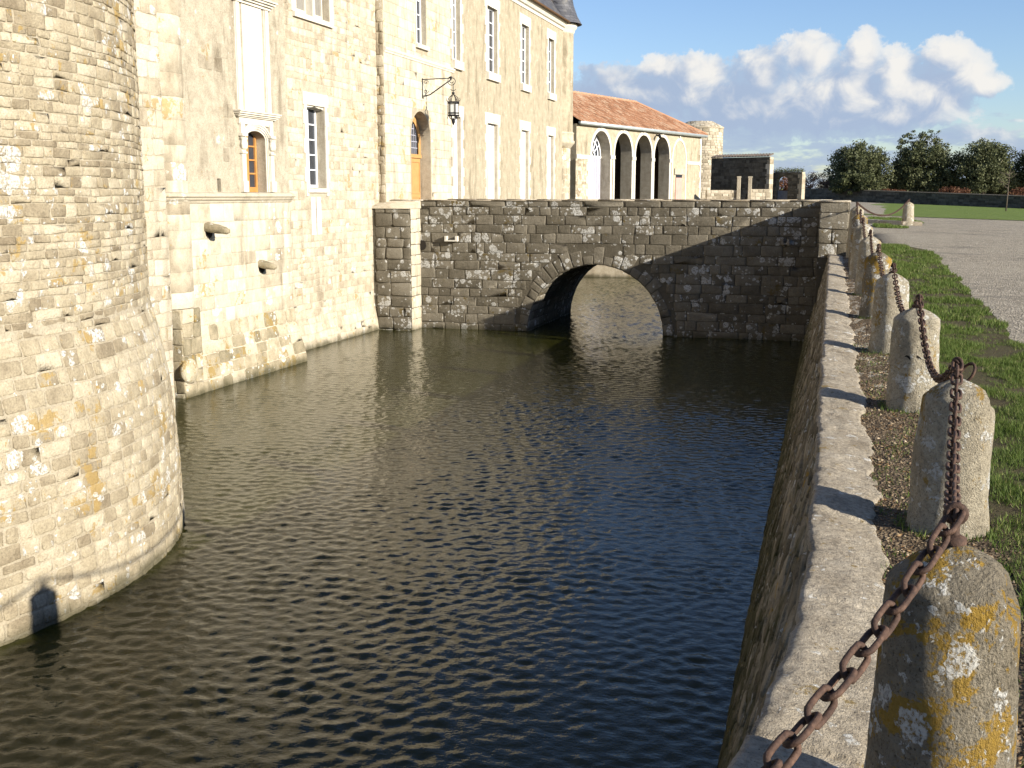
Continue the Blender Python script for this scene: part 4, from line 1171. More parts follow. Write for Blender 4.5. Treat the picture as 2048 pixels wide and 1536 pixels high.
for i, (x, y, z, h) in enumerate(bolls):
    b = empty('stone_bollard', (x, y, z), blabels[i], 'bollard', 'stone bollards along the moat')
    me = (shaft_protos if i in (0, 1, 5, 8) else shaft_pale)[i % 3]
    s_ = bpy.data.objects.new('shaft', me); COL.objects.link(s_); s_.parent = b
    w_ = [.97, .93, .97, 1.0, .98, 1.02, .97, 1.0, .95, .92, .98][i]; s_.scale = (w_, w_, h / .812); s_.rotation_euler = (R((i * 37 % 5) - 2) * .5, R((i * 53 % 5) - 2) * .5, yaws[i])
    e = bpy.data.objects.new('iron_eye', eye_me); COL.objects.link(e); e.parent = b; e.location = (0, 0, h + .012); e.rotation_euler = (0, 0, R(90) if i % 2 else R(60))
    if i == 2:
        r_ = bpy.data.objects.new('iron_ring', ring_me); COL.objects.link(r_); r_.parent = e; r_.location = (.05, -.03, .01); r_.rotation_euler = (R(20), R(25), R(-30))
    if i == 3:
        m = MB(); ca = -1.75; vs = []
        for k in range(9):
            a = ca + (k - 4) * .09; q = .012 * (1 - ((k - 4) / 4.2) ** 2) + .001
            for dz in (-q, q): vs.append((.187 * math.cos(a), .187 * math.sin(a), .44 + .012 * math.sin(k * 1.3) + dz))
        m.add(vs, [(2 * k, 2 * k + 2, 2 * k + 3, 2 * k + 1) for k in range(8)])
        cr_ = m.build('crack', M['hole'], None); cr_.parent = b
    TOPS.append(Vector((x, y, z + h + .078)))

wv = []; wc = []; rgw = random.Random(19)
for (x, y, z, h) in bolls[1:7]:
    for k in range(150):
        a = rgw.gauss(math.pi * 1.2, 1.5); r = rgw.uniform(.205, .27); hh = rgw.uniform(.015, .06)
        px_, py_ = x + r * math.cos(a), y + r * math.sin(a); zz = g(px_, py_); th = rgw.uniform(0, 6.28); w_ = .004
        wv += [(px_ - w_ * math.cos(th), py_ - w_ * math.sin(th), zz - .01), (px_ + w_ * math.cos(th), py_ + w_ * math.sin(th), zz - .01), (px_ + rgw.uniform(-.5, .5) * hh, py_ + rgw.uniform(-.5, .5) * hh, zz + hh)]
        t_ = rgw.uniform(0, .7); wc += [(t_, t_, t_)] * 3
tag(np_mesh('weeds', np.array(wv), np.arange(len(wv)).reshape(-1, 3), M['grass'], np.array(wc)), 'small weeds sprouting round the feet of the nearer bollards', 'weeds', kind='stuff')
lm = MB()
pp = []
HL, HW = .030, .0215
for k in range(22):
    a = 2 * math.pi * k / 22
    c, s_ = math.cos(a), math.sin(a)
    pp.append((HL * (1 if c > 0 else -1) * (1 if abs(c) > .0 else 0) + HW * c if abs(c) > .05 else 0, HW * s_, 0) if False else (math.copysign(HL, c) * min(1, abs(c) * 3) + HW * c, HW * s_, 0))
lm.tube(pp, .0074, 7, closed=True)
l0 = lm.build('link', M['rust'], None, True); link_me = l0.data; bpy.data.objects.remove(l0)
PITCH = .084
def chain(a, b, sag, label):
    c = empty('iron_chain', (a + b) / 2 - Vector((0, 0, sag)), label, 'chain', 'rusty chains between the bollards')
    L = (b - a).length; N = 240
    pts = [a.lerp(b, t / N) - Vector((0, 0, sag * 4 * (t / N) * (1 - t / N))) for t in range(N + 1)]
    acc = [0]
    for p, q in zip(pts[:-1], pts[1:]): acc.append(acc[-1] + (q - p).length)
    n = int(acc[-1] / PITCH); pit = acc[-1] / n
    j = 0; rg = random.Random(int(a.y * 100)); roll = rg.uniform(0, 1.5)
    for k in range(n):
        s_ = (k + .5) * pit
        while acc[j + 1] < s_: j += 1
        t = (s_ - acc[j]) / (acc[j + 1] - acc[j]); p = pts[j].lerp(pts[j + 1], t); d = (pts[j + 1] - pts[j]).normalized()
        up = Vector((0, 0, 1)); sd = d.cross(up).normalized(); up2 = sd.cross(d)
        roll += math.pi / 2 + rg.uniform(-.12, .12)
        y_ = sd * math.cos(roll) + up2 * math.sin(roll); z_ = d.cross(y_)
        o = bpy.data.objects.new('link', link_me); COL.objects.link(o)
        o.parent = c
        mt = Matrix((d, y_, z_)).transposed().to_4x4(); mt.translation = p - c.location
        o.matrix_basis = mt
clabels = ['rusty chain in the near foreground, large links running down to the lower edge', 'rusty chain from the nearest bollard to the second one up the row', 'rusty chain from the second bollard to the cracked third one',
           'rusty chain between the third and fourth bollards up the row', 'rusty chain between the fourth and fifth bollards up the row', 'rusty chain between the fifth and sixth bollards up the row',
           'rusty chain between the sixth and seventh bollards up the row', 'rusty chain between the seventh and eighth bollards up the row', 'rusty chain between the eighth and last bollards by the pier',
           'thin rusty chain spanning from the pier bollard to the lone far bollard']
for i in range(10):
    chain(TOPS[i].copy(), TOPS[i + 1].copy(), [.30, .24, .30, .3, .3, .3, .3, .28, .28, .42][i], clabels[i])

# ------------------------------------------------------------------ orangery with arcade
OA = R(16); OU = Vector((math.sin(OA), math.cos(OA), 0)); ON = Vector((math.cos(OA), -math.sin(OA), 0)); OP = Vector((-13.24, 62.0, 0))
def om(u, v, d): p = OP + OU * u + ON * d; return (p.x, p.y, v)
orang = empty('orangery', tuple(OP + Vector((0, 0, .7))), 'long tan outbuilding with four tall arches and an orange tiled roof behind the castle', 'building')
ac = [-.06, 2.68, 5.36, 7.96]; ar = 1.1; SP = 3.98; RYA = 1.22
blind = 10.58
mb = MB()
rects = [(c - ar, c + ar, .5, SP + RYA, .72) for c in ac]
panel(mb, om, -2.9, 14.1, 0, 5.45, rects, mat=0, rmat=1)
for c in ac: arch_fill(mb, om, c, ar, SP, SP + RYA, .72, 0, 1, ry=RYA, n=18)
masonry(mb, om, -2.95, -1.45, .5, 3.6, (.12, .25), (.2, .4), .012, .015, 101, mat=3, detail=False)
mb.quad(om(14.1, 0, 0), om(14.1, 0, -7), om(14.1, 5.45, -7), om(14.1, 5.45, 0), 0)
mb.quad(om(-2.9, 0, -7), om(14.1, 0, -7), om(14.1, 5.45, -7), om(-2.9, 5.45, -7), 0)
mb.quad(om(-2.9, 0, 0), om(-2.9, 0, -7), om(-2.9, 5.45, -7), om(-2.9, 5.45, 0), 0)
mb.build('wall', [M['render'], M['reveal'], M['dressed'], M['rubble']], orang)
mb = MB()
for c in ac: arch_band(mb, om, c, ar, ar + .2, SP, .03, ry0=RYA, n=18, foot=.6)
arch_band(mb, om, blind, .98, 1.14, SP - .1, .03, ry0=1.2, n=18, foot=.6)
for c in ac:
    mb.pbox(lambda a, b, z: om(a, z, b), c - ar - .26, c - ar + .0, 0, .07, SP - .3, SP - .1)
    mb.pbox(lambda a, b, z: om(a, z, b), c + ar, c + ar + .26, 0, .07, SP - .3, SP - .1)
    mb.pbox(lambda a, b, z: om(a, z, b), c - .1, c + .1, 0, .06, SP + RYA - .02, SP + RYA + .32)
mb.pbox(lambda a, b, z: om(a, z, b), blind - .08, blind + .08, 0, .06, 5.08, 5.4)
mb.pbox(lambda a, b, z: om(a, z, b), -2.9, -1.3, 0, .045, 3.6, 3.82)
mb.pbox(lambda a, b, z: om(a, z, b), 11.8, 14.1, 0, .045, 3.62, 3.82)
for k in range(14):
    e = .3 if k % 2 else .18
    mb.pbox(lambda a, b, z: om(a, z, b), 14.1 - e, 14.12, -.01, .03, .3 + .36 * k, .655 + .36 * k)
for k in range(9):
    e = .42 if k % 2 else .24
    mb.pbox(lambda a, b, z: om(a, z, b), -1.36 - e, -1.35, 0, .028, .6 + .34 * k, .93 + .34 * k)
mb.build('stone_dressings', M['dressed'], orang)
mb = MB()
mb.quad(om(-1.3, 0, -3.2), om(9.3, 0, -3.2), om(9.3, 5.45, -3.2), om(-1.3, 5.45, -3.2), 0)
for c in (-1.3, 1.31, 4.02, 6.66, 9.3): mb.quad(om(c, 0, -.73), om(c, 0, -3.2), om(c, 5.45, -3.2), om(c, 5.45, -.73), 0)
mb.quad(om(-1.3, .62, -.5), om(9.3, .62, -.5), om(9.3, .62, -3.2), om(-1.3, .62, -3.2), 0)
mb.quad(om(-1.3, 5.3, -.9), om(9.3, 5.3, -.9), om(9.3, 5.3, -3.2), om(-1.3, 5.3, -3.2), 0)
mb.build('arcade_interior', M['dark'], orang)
mb = MB()          # glazed first arch: grey doors below, fan window above
mb.pbox(lambda a, b, z: om(a, z, b), -.06 - ar, -.06 + ar, -.7, -.62, .6, 3.72)
for k in range(8): mb.pbox(lambda a, b, z: om(a, z, b), -1.1 + k * .28, -1.08 + k * .28, -.62, -.605, .6, 3.72)
dd = mb.build('door', M['greydoor'], orang)
mb = MB(); P = [(-.06 - ar, 3.74)] + arch_pts(-.06, ar, SP, 18, RYA) + [(-.06 + ar, 3.74)]
mb.add([om(a, b, -.66) for a, b in P], [tuple(range(len(P)))])
fl = mb.build('fanlight', M['glass'], orang)
mb = MB()
mb.pbox(lambda a, b, z: om(a, z, b), -.06 - ar, -.06 + ar, -.66, -.58, 3.725, 3.84)
for k in range(1, 7):
    a = math.pi * k / 7
    mb.tube([om(-.06 + .3 * math.cos(a), 3.85 + .3 * math.sin(a), -.64), om(-.06 + 1.06 * math.cos(a), 3.95 + 1.2 * math.sin(a), -.64)], .035, 4)
for r_ in (.4, .78, 1.08): mb.tube([om(-.06 + r_ * math.cos(a), 3.86 + r_ * 1.1 * math.sin(a), -.63) for a in np.linspace(0, math.pi, 14)], .035, 4)
mb.build('glazing_bars', M['white'], fl)
mb = MB(); mb.pbox(lambda a, b, z: om(a, z, b), blind - .5, blind + .45, .004, .04, .6, 2.75)
dd = mb.build('door', M['pinkdoor'], orang)
mb = MB(); mb.pbox(lambda a, b, z: om(a, z, b), blind - .75, blind + .8, .01, .08, 2.95, 3.32); mb.build('lintel', M['reveal'], dd)
mb = MB(); mb.pbox(lambda a, b, z: om(a, z, b), blind - .46, blind + .42, .01, .05, 2.75, 2.94); mb.build('transom_light', M['glass'], dd)
mb = MB(); mb.tube([om(-2.9, 5.5, .22), om(14.4, 5.52, .22)], .11, 8); mb.build('gutter', M['zinc'], orang, True)
# roof of canal tiles (each tile a ridge of the roof mesh)
mb = MB(); EV, RG, W_ = 5.56, 7.62, 3.5
S0, S1 = -2.95, 14.4; H1 = 11.2
def slope_front(s_, t): z = EV + (RG - EV) * t; return om(s_, z, .3 - (W_ + .3) * t)
mb.add([slope_front(S0, 0), slope_front(S1, 0), slope_front(H1, 1), slope_front(S0, 1)], [(0, 1, 2, 3)], 0, (.15, .5, .5))
mb.add([om(S1, EV, .3), om(S1, EV, -7.3), om(H1, RG, -3.5)], [(0, 1, 2)], 0, (.4, .5, .5))
mb.add([om(S1, EV, -7.3), om(S0, EV, -7.3), om(S0, RG, -3.5), om(H1, RG, -3.5)], [(0, 1, 2, 3)], 0, (.4, .5, .5))
rg = random.Random(33); nrow = 13
for j in range(nrow):
    t0, t1 = j / nrow, (j + 1.12) / nrow
    s_ = S0
    while s_ < S1 - .2:
        lim = S1 + (H1 - S1) * min(1, t0)
        if s_ + .2 > lim: break
        col = (rg.random(), rg.random(), .5); w_ = .185; lift = .05 + rg.uniform(-.012, .015)
        A = []; 
        for (ss, hh) in ((0, .0), (.3, .9), (.7, .9), (1, 0)):
            for t in (t0, min(1, t1)):
                p = slope_front(s_ + w_ * ss, t); up = lift * hh + (.028 if t == t0 else .012)
                A.append((p[0], p[1], p[2] + up))
        mb.add(A, [(0, 2, 3, 1), (2, 4, 5, 3), (4, 6, 7, 5), (0, 2, 4, 6)], 0, col)
        s_ += .205
rp = [om(s_, RG + .05 + .02 * math.sin(s_ * 17), -3.5) for s_ in np.arange(S0, H1 + .1, .2)]
mb.tube(rp, .11, 6, col=(.8, .5, .5)); mb.tube([om(H1, RG + .05, -3.5), om(S1, EV + .05, .28)], .1, 6, col=(.7, .5, .5))
mb.build('tiled_roof', M['tiles'], orang)
mb = MB(); mb.tube([om(7.1, 5.28, 0), om(6.9, 5.2, .3)], .05, 6); mb.tube([om(6.9, 5.25, .3), om(6.75, 5.12, .42)], .09, 8); mb.build('floodlight', M['iron'], orang)

# ------------------------------------------------------------------ stubby round tower, yard walls, gate piers
tw = empty('pigeon_tower', (-10.75, 87, .9), 'short round rubble tower with a shallow stone roof behind the tiled outbuilding', 'tower')
mb = MB(); cxx, cyy, rr = -10.9, 87, 1.74
mb.lathe(cxx, cyy, [(rr, .3), (rr - .02, 6.7)], 40, mat=1)
tm2 = lambda u, v, d: (cxx + (rr + d) * math.cos(u / rr), cyy + (rr + d) * math.sin(u / rr), v)
masonry(mb, tm2, R(-140) * rr, R(50) * rr, .6, 6.65, (.14, .26), (.2, .5), .02, .02, 111, mat=0, detail=False)
mb.build('wall', [M['farlight'], M['ashlar_mortar']], tw)
mb = MB(); mb.lathe(cxx, cyy, [(rr + .05, 6.62), (rr + .08, 6.70), (rr + .03, 6.76), (1.25, 6.98), (.6, 7.1), (.01, 7.15)], 40, wob=.05)
tmr = lambda u, v, d: (cxx + (rr + .06 - v + d * .5) * math.cos(u / rr), cyy + (rr + .06 - v + d * .5) * math.sin(u / rr), 6.74 + v * .5 + d)
masonry(mb, tmr, -math.pi * rr, math.pi * rr, 0, .9, (.16, .24), (.2, .45), .012, .02, 112, detail=False)
mb.build('stone_roof', M['farlight'], tw)

def yard_wall(name, ax, ay, bx, by, z1, th, label, mat, holes=[], tiles=False, seed=1, cat='wall', endlight=True, base=.7):
    e = empty(name, ((ax + bx) / 2, (ay + by) / 2, base), label, cat)
    dx, dy = bx - ax, by - ay; L = math.hypot(dx, dy); ux, uy = dx / L, dy / L; nx, ny = uy, -ux
    def wm(u, v, d): return (ax + ux * u + nx * d, ay + uy * u + ny * d, v)
    mb = MB(); panel(mb, wm, 0, L, base - .4, z1, [(*h, th) for h in holes], mat=1)
    masonry(mb, wm, 0, L, base - .2, z1 - .02, (.14, .26), (.2, .5), .02, .025, seed, forbid=rects_forbid(holes), mat=0, detail=False, wob=.02, jit=.1)
    panel(mb, lambda u, v, d: wm(u, v, d - th), 0, L, base - .4, z1, [(*h, 0) for h in holes], mat=1)
    mb.quad(wm(L, base - .4, 0), wm(L, base - .4, -th), wm(L, z1, -th), wm(L, z1, 0), 2)
    mb.quad(wm(0, base - .4, 0), wm(0, base - .4, -th), wm(0, z1, -th), wm(0, z1, 0), 2)
    mb.quad(wm(0, z1, 0), wm(L, z1, 0), wm(L, z1, -th), wm(0, z1, -th), 1)
    for k in range(int((z1 - base) / .34)):
        mb.pbox(lambda a, b, c: wm(a, c, b), L - (.2 if k % 2 else .3), L + .02, -th - .02, .03, base + .34 * k, base + .335 + .34 * k, 2, (rng.random(), .5, .5))
    o = mb.build('stonework', [M[mat], M[mat], M['farlight']], e)  # wall ends take the pale stone, sunlight on them painted by colour
    if tiles:
        mb = MB(); s_ = 0
        while s_ < L:
            pts_ = [(.0, 0), (.06, .075), (.15, .075), (.21, 0)]
            vs = [wm(s_ + a, z1 + .02 + h, .1) for a, h in pts_] + [wm(s_ + a, z1 + .2 + h, -th - .1) for a, h in pts_]
            mb.add(vs, [(0, 1, 5, 4), (1, 2, 6, 5), (2, 3, 7, 6), (0, 1, 2, 3)], 0, (rng.random() * .4, .5, .5)); s_ += .23
        mb.build('tile_coping', M['darktile'], e)
    return e, wm, L
M['darktile'] = simple('weathered_dark_tiles', (.13, .105, .085), .9, 0, .4, 5)
yard_wall('ruined_wall', -9.3, 81.2, -5.08, 79.4, 4.25, .5, 'tall shaded rubble wall topped with tiles at the end of the yard', 'shaded_wall', tiles=True, seed=121)
e2, wm2, L2 = yard_wall('garden_wall', -4.95, 80.6, -2.9, 79.8, 3.22, .5, 'lower shaded stone wall pierced by an arched gateway, next to the tall ruined wall', 'shaded_wall', holes=[(.32, 1.18, .6, 2.95)], seed=122)
mb = MB(); arch_fill(mb, wm2, .75, .43, 2.6, 2.95, .5, n=12, ry=.35); mb.build('arch_head', M['shaded_wall'], e2)
mb = MB(); mb.pbox(lambda a, b, c: wm2(a, c, b), .33, 1.17, -.3, -.25, .7, 1.95); mb.build('gate', M['bluegate'], e2)
mb = MB(); vs = []; rg = random.Random(3)
for k in range(1100):
    u = rg.uniform(0, L2); v = 3.24 + abs(rg.gauss(0, .12)); d = rg.uniform(-.55, .05); s_ = .05
    p = Vector(wm2(u, v, d)); a = Vector((rg.uniform(-1, 1), rg.uniform(-1, 1), rg.uniform(-1, 1))) * s_; b = Vector((rg.uniform(-1, 1), rg.uniform(-1, 1), rg.uniform(-1, 1))) * s_
    t_ = rg.random(); mb.add([tuple(p), tuple(p + a), tuple(p + a + b), tuple(p + b)], [(0, 1, 2, 3)], 0, (t_, t_, t_))
tag(mb.build('ivy', M['oak']), 'dark ivy growing along the top of the lower garden wall', 'plant')
yard_wall('low_wall', -8.75, 74.3, -6.86, 75.0, 1.97, .3, 'low sunlit stone wall left of the pair of gate posts', 'farlight', seed=123, base=.8)
yard_wall('low_wall', -6.0, 75.1, -4.75, 75.6, 2.03, .3, 'low sunlit stone wall right of the pair of gate posts', 'farlight', seed=124, base=.8)
for (x, y, lab) in ((-6.73, 74.95, 'slim stone gate post, left one of the pair before the shaded wall'), (-6.02, 75.15, 'slim stone gate post, right one of the pair before the shaded wall')):
    mb = MB(); mb.box(x - .12, x + .09, y - .13, y + .13, .5, 2.78, 0, (.6, .5, .5)); mb.box(x - .14, x + .11, y - .15, y + .15, 2.78, 2.86, 0, (.8, .5, .5))
    for z in (1.2, 1.9): mb.box(x - .122, x + .092, y - .132, y + .132, z, z + .02, 0, (.1, .5, .5))
    tag(mb.build('gate_post', M['farlight']), lab, 'gate post', 'stone gate posts by the yard')
# park wall
pk = empty('park_wall', (16, 110, .6), 'long low shaded stone wall closing the far lawn in front of the trees', 'wall')
mb = MB(); xs = np.arange(-4.6, 50, 1.5)
PKx, PKy = math.cos(R(-42)), math.sin(R(-42))
def pm(u, v, d):
    s_ = (u + 4.6) * 1.25; x = -4.6 + s_ * PKx + d * PKy; y = 118 + s_ * PKy - d * PKx
    return (x, y, g(x, y) + v * (1.02 - .004 * s_))
for a, b in zip(xs[:-1], xs[1:]):
    mb.quad(pm(a, -.3, 0), pm(b, -.3, 0), pm(b, 1.12, 0), pm(a, 1.12, 0), 1)
    mb.quad(pm(a, 1.12, .06), pm(b, 1.12, .06), pm(b, 1.2, -.2), pm(a, 1.2, -.2), 1)
    mb.quad(pm(a, 1.06, .05), pm(b, 1.06, .05), pm(b, 1.12, .06), pm(a, 1.12, .06), 1)
masonry(mb, pm, -4.6, 40, 0, 1.06, (.16, .28), (.25, .6), .02, .02, 131, detail=False, mat=0)
mb.build('stonework', [M['shaded_wall'], M['shaded_wall']], pk)

# ------------------------------------------------------------------ vegetation
def crown(center, rad, nclump, per, leaf, seed, shape=1.0, bottom=-.55, squash=1.0, lump=.26):
    rg = np.random.default_rng(seed); C = []
    while len(C) < nclump:
        p = rg.uniform(-1, 1, 3); r = np.linalg.norm(p)
        if r > 1 or p[2] < bottom or r < .35: continue
        C.append(p * (.72 + .3 * rg.random()) if rg.random() < .75 else p)
    C = np.array(C); V = []; T = []
    for c in C:
        n = int(per * rg.uniform(.6, 1.4)); cr = lump * rg.uniform(.55, 1.25)
        d = rg.normal(0, 1, (n, 3)); d /= np.linalg.norm(d, axis=1)[:, None]
        q = c + d * cr * rg.random((n, 1)) ** .45
        V.append(q); t = np.clip(rg.normal(.45, .2, n) + rg.uniform(-.22, .22), 0, 1); T.append(t)
    P = np.concatenate(V); T = np.concatenate(T); n = len(P)
    P = np.array(center) + P * np.array(rad)
    a = rg.normal(0, 1, (n, 3)); a /= np.linalg.norm(a, axis=1)[:, None]; b = rg.normal(0, 1, (n, 3)); b = np.cross(a, b); b /= np.linalg.norm(b, axis=1)[:, None]
    s = leaf * rg.uniform(.6, 1.4, (n, 1))
    Q = np.stack([P - a * s, P + b * s * .55, P + a * s, P - b * s * .55], 1).reshape(-1, 3)
    return Q, np.arange(n * 4).reshape(n, 4), np.repeat(np.c_[T, T, T], 4, axis=0)

def tree(name, x, y, rx, rz, zc, label, cat='tree', leafmat='oak', nclump=430, per=60, leaf=.105, seed=1, trunk=True, extra=None, group=None, lump=.18):
    z0 = g(x, y)
    e = empty(name, (x, y, z0), label, cat, group)
    if trunk:
        mb = MB(); rg = random.Random(seed)
        mb.tube([(x, y, z0 - .2), (x + .1, y, z0 + zc * .5), (x - .05, y, zc + rz * .4)], [.3, .22, .08], 9)
        for k in range(9):
            a = rg.uniform(0, 6.28); h = z0 + zc * rg.uniform(.3, .9)
            mb.tube([(x, y, h), (x + rx * .35 * math.cos(a), y + rx * .35 * math.sin(a), h + .7), (x + rx * .8 * math.cos(a), y + rx * .8 * math.sin(a), h + rz * rg.uniform(.4, .8))], [.12, .07, .02], 6)
        mb.build('trunk', M['bark'], e, True)
    Q, F, T = crown((x, y, zc), (rx, rx * .95, rz), nclump, per, leaf, seed, lump=lump)
    if extra:
        for (c, r, nc, pe, sd) in extra:
            Q2, F2, T2 = crown(c, r, nc, pe, leaf * .85, sd, bottom=-1, lump=.3)
            F = np.concatenate([F, F2 + len(Q)]); Q = np.concatenate([Q, Q2]); T = np.concatenate([T, T2])
    np_mesh('crown', Q, F, M[leafmat], T, parent=e)
TY = 118
tree('holm_oak', 1.35, TY, 3.3, 3.2, 3.7, 'dark round evergreen oak, leftmost of the big trees behind the park wall', seed=1, group='evergreen oaks behind the park wall')
tree('holm_oak', 7.35, TY + 1, 3.25, 3.5, 3.8, 'dark evergreen oak with ragged taller top, middle of the trees behind the park wall', seed=2, extra=[((6.4, TY + 1, 7.2), (1.5, 1.4, .9), 14, 60, 21), ((8.2, TY + 1, 7.4), (1.2, 1.2, .8), 12, 50, 22), ((4.9, TY, 6.4), (.7, .7, .9), 7, 40, 23)], group='evergreen oaks behind the park wall')
tree('holm_oak', 12.9, TY, 3.25, 3.35, 3.75, 'dark evergreen oak with a rounded dome behind the bare sapling', seed=3, group='evergreen oaks behind the park wall')
tree('holm_oak', 18.6, TY + 1, 3.1, 3.2, 3.6, 'dark evergreen oak cut by the right edge of the picture', seed=4, group='evergreen oaks behind the park wall')
tree('holm_oak', 25, TY + 2, 3.5, 3.2, 3.6, 'dark evergreen oak further right, outside the picture', seed=5, group='evergreen oaks behind the park wall')
tree('olive_bush', .75, 113.4, 2.3, 1.35, 2.5, 'grey green rounded bush in front of the leftmost oak', 'bush', 'olive', 70, 90, .12, 6, False)
for i, (x, y, rx, rz, zc, mt, lab) in enumerate([
    (-3.2, 124, 2.4, 1.4, 2.6, 'scrubleaf', 'brown leafless thicket between the garden wall and the trees'),
    (-4.7, 90, 1.2, 1.2, 2.0, 'redleaf', 'russet bush seen through the arched gateway of the garden wall'),
    (-.9, 121, 1.5, 1.2, 2.3, 'scrubleaf', 'brown bare scrub at the foot of the leftmost oak'),
    (4.4, 113.5, 1.6, .5, 1.75, 'redleaf', 'low russet brambles over the park wall below the first gap in the oaks'),
    (9.9, 113.2, 1.5, .75, 1.75, 'redleaf', 'russet bramble clump over the park wall between middle and domed oaks'),
    (15.6, 113, 1.3, .8, 1.6, 'redleaf', 'russet bramble clump over the park wall right of the sapling')]):
    tree('scrub' if mt == 'scrubleaf' else 'bramble', x, y, rx, rz, zc, lab, 'shrub', mt, 70, 60, .07, 40 + i, False, lump=.28)
# dark understorey between the oaks
for i, x in enumerate((4.5, 10.1, 15.8)):
    tree('evergreen_shrub', x, 121.5, 2.4, 1.9, 2.2, ['dark evergreen shrubs filling the gap between left and middle oaks', 'dark evergreen shrubs filling the gap between middle and domed oaks', 'dark evergreen shrubs filling the gap at the right edge'][i], 'shrub', 'oak', 70, 90, .16, 50 + i, False)
# distant hedge line
Q, F, T = [], [], []
rg = random.Random(77); off = 0
for k in range(60):
    x = rg.uniform(-160, 260); q, f, t = crown((x, rg.uniform(240, 300), 1.5), (rg.uniform(4, 9), 4, rg.uniform(1.5, 3.2)), 20, 30, .6, 100 + k)
    Q.append(q); F.append(f + off); T.append(t); off += len(q)
tag(np_mesh('far_hedges', np.concatenate(Q), np.concatenate(F), M['olive'], np.concatenate(T)), 'far line of hedges and trees on the horizon', 'hedge', kind='stuff')
# bare sapling
sp = empty('sapling', (10.9, 85, g(10.9, 85)), 'thin leafless sapling standing on the far lawn', 'sapling')
mb = MB(); z0 = g(10.9, 85); rg = random.Random(6)
mb.tube([(10.9, 85, z0 - .1), (10.93, 85, z0 + 1.2), (10.95, 85, z0 + 2.1), (10.97, 85, z0 + 2.9)], [.05, .042, .03, .012], 7)
mb.build('trunk', M['bark'], sp, True)
mb = MB()
for k in range(16):
    a = rg.uniform(0, 6.28); h = z0 + rg.uniform(1.5, 2.6); L = rg.uniform(.5, 1.1); c, s_ = math.cos(a), math.sin(a)
    p1 = (10.94 + L * .5 * c, 85 + L * .5 * s_, h + L * .15); p2 = (10.94 + L * c, 85 + L * s_, h + L * .25 + rg.uniform(-.1, .2))
    mb.tube([(10.94, 85, h), p1, p2], [.018, .012, .005], 5)
    for q in range(3):
        b = a + rg.uniform(-1, 1); mb.tube([p1, (p1[0] + .35 * math.cos(b), p1[1] + .35 * math.sin(b), p1[2] + rg.uniform(-.05, .25))], [.009, .004], 4)
mb.build('branches', M['bark'], sp)

# ------------------------------------------------------------------ light, sky, camera
SUN = Vector((1, -.37, .368)).normalized()
elev = math.asin(SUN.z); azim = math.atan2(SUN.x, SUN.y)
sl = bpy.data.lights.new('sun', 'SUN'); sl.energy = 4.6; sl.angle = R(.5); sl.color = (1, .925, .79)
so = bpy.data.objects.new('sun', sl); COL.objects.link(so); so.rotation_euler = (-SUN).to_track_quat('-Z', 'Y').to_euler(); so.location = (30, -10, 20)

w = bpy.data.worlds.new('World'); sc.world = w; w.use_nodes = True
t = NT(w.node_tree); t.n.clear()
out = t.new('ShaderNodeOutputWorld')
sky = t.new('ShaderNodeTexSky', sky_type='NISHITA'); sky.sun_disc = False; sky.sun_elevation = elev; sky.sun_rotation = azim
sky.air_density = 1.0; sky.dust_density = .3; sky.ozone_density = 2.0; sky.altitude = 0
tc = t.new('ShaderNodeTexCoord').outputs['Generated']
sx = t.new('ShaderNodeSeparateXYZ', {0: tc})
az = t.math('ARCTAN2', sx.outputs[0], sx.outputs[1]); el = t.math('ARCSINE', sx.outputs[2])
P0 = t.new('ShaderNodeCombineXYZ', {0: t.math('MULTIPLY', az, 57.2958), 1: t.math('MULTIPLY', el, 57.2958), 2: 0.}).outputs[0]   # degrees
def px(x, y): return ((x - 1690) / 2232 * 57.3 * .985, (390 - y) / 2232 * 57.3)
BL = [(1245, 185, 100, 52), (1330, 150, 70, 26), (1400, 160, 70, 40), (1340, 200, 130, 45), (1470, 215, 90, 62), (1520, 165, 55, 50), (1605, 128, 62, 42), (1560, 230, 90, 60), (1640, 205, 90, 62), (1708, 130, 38, 46), (1690, 200, 80, 62), (1770, 160, 42, 44), (1830, 205, 90, 58), (1862, 138, 52, 38), (1900, 170, 44, 38), (1925, 195, 45, 22), (1660, 250, 110, 38), (1780, 240, 120, 34), (1190, 200, 60, 22), (1500, 235, 190, 44), (1700, 225, 190, 54), (1350, 200, 140, 40)]
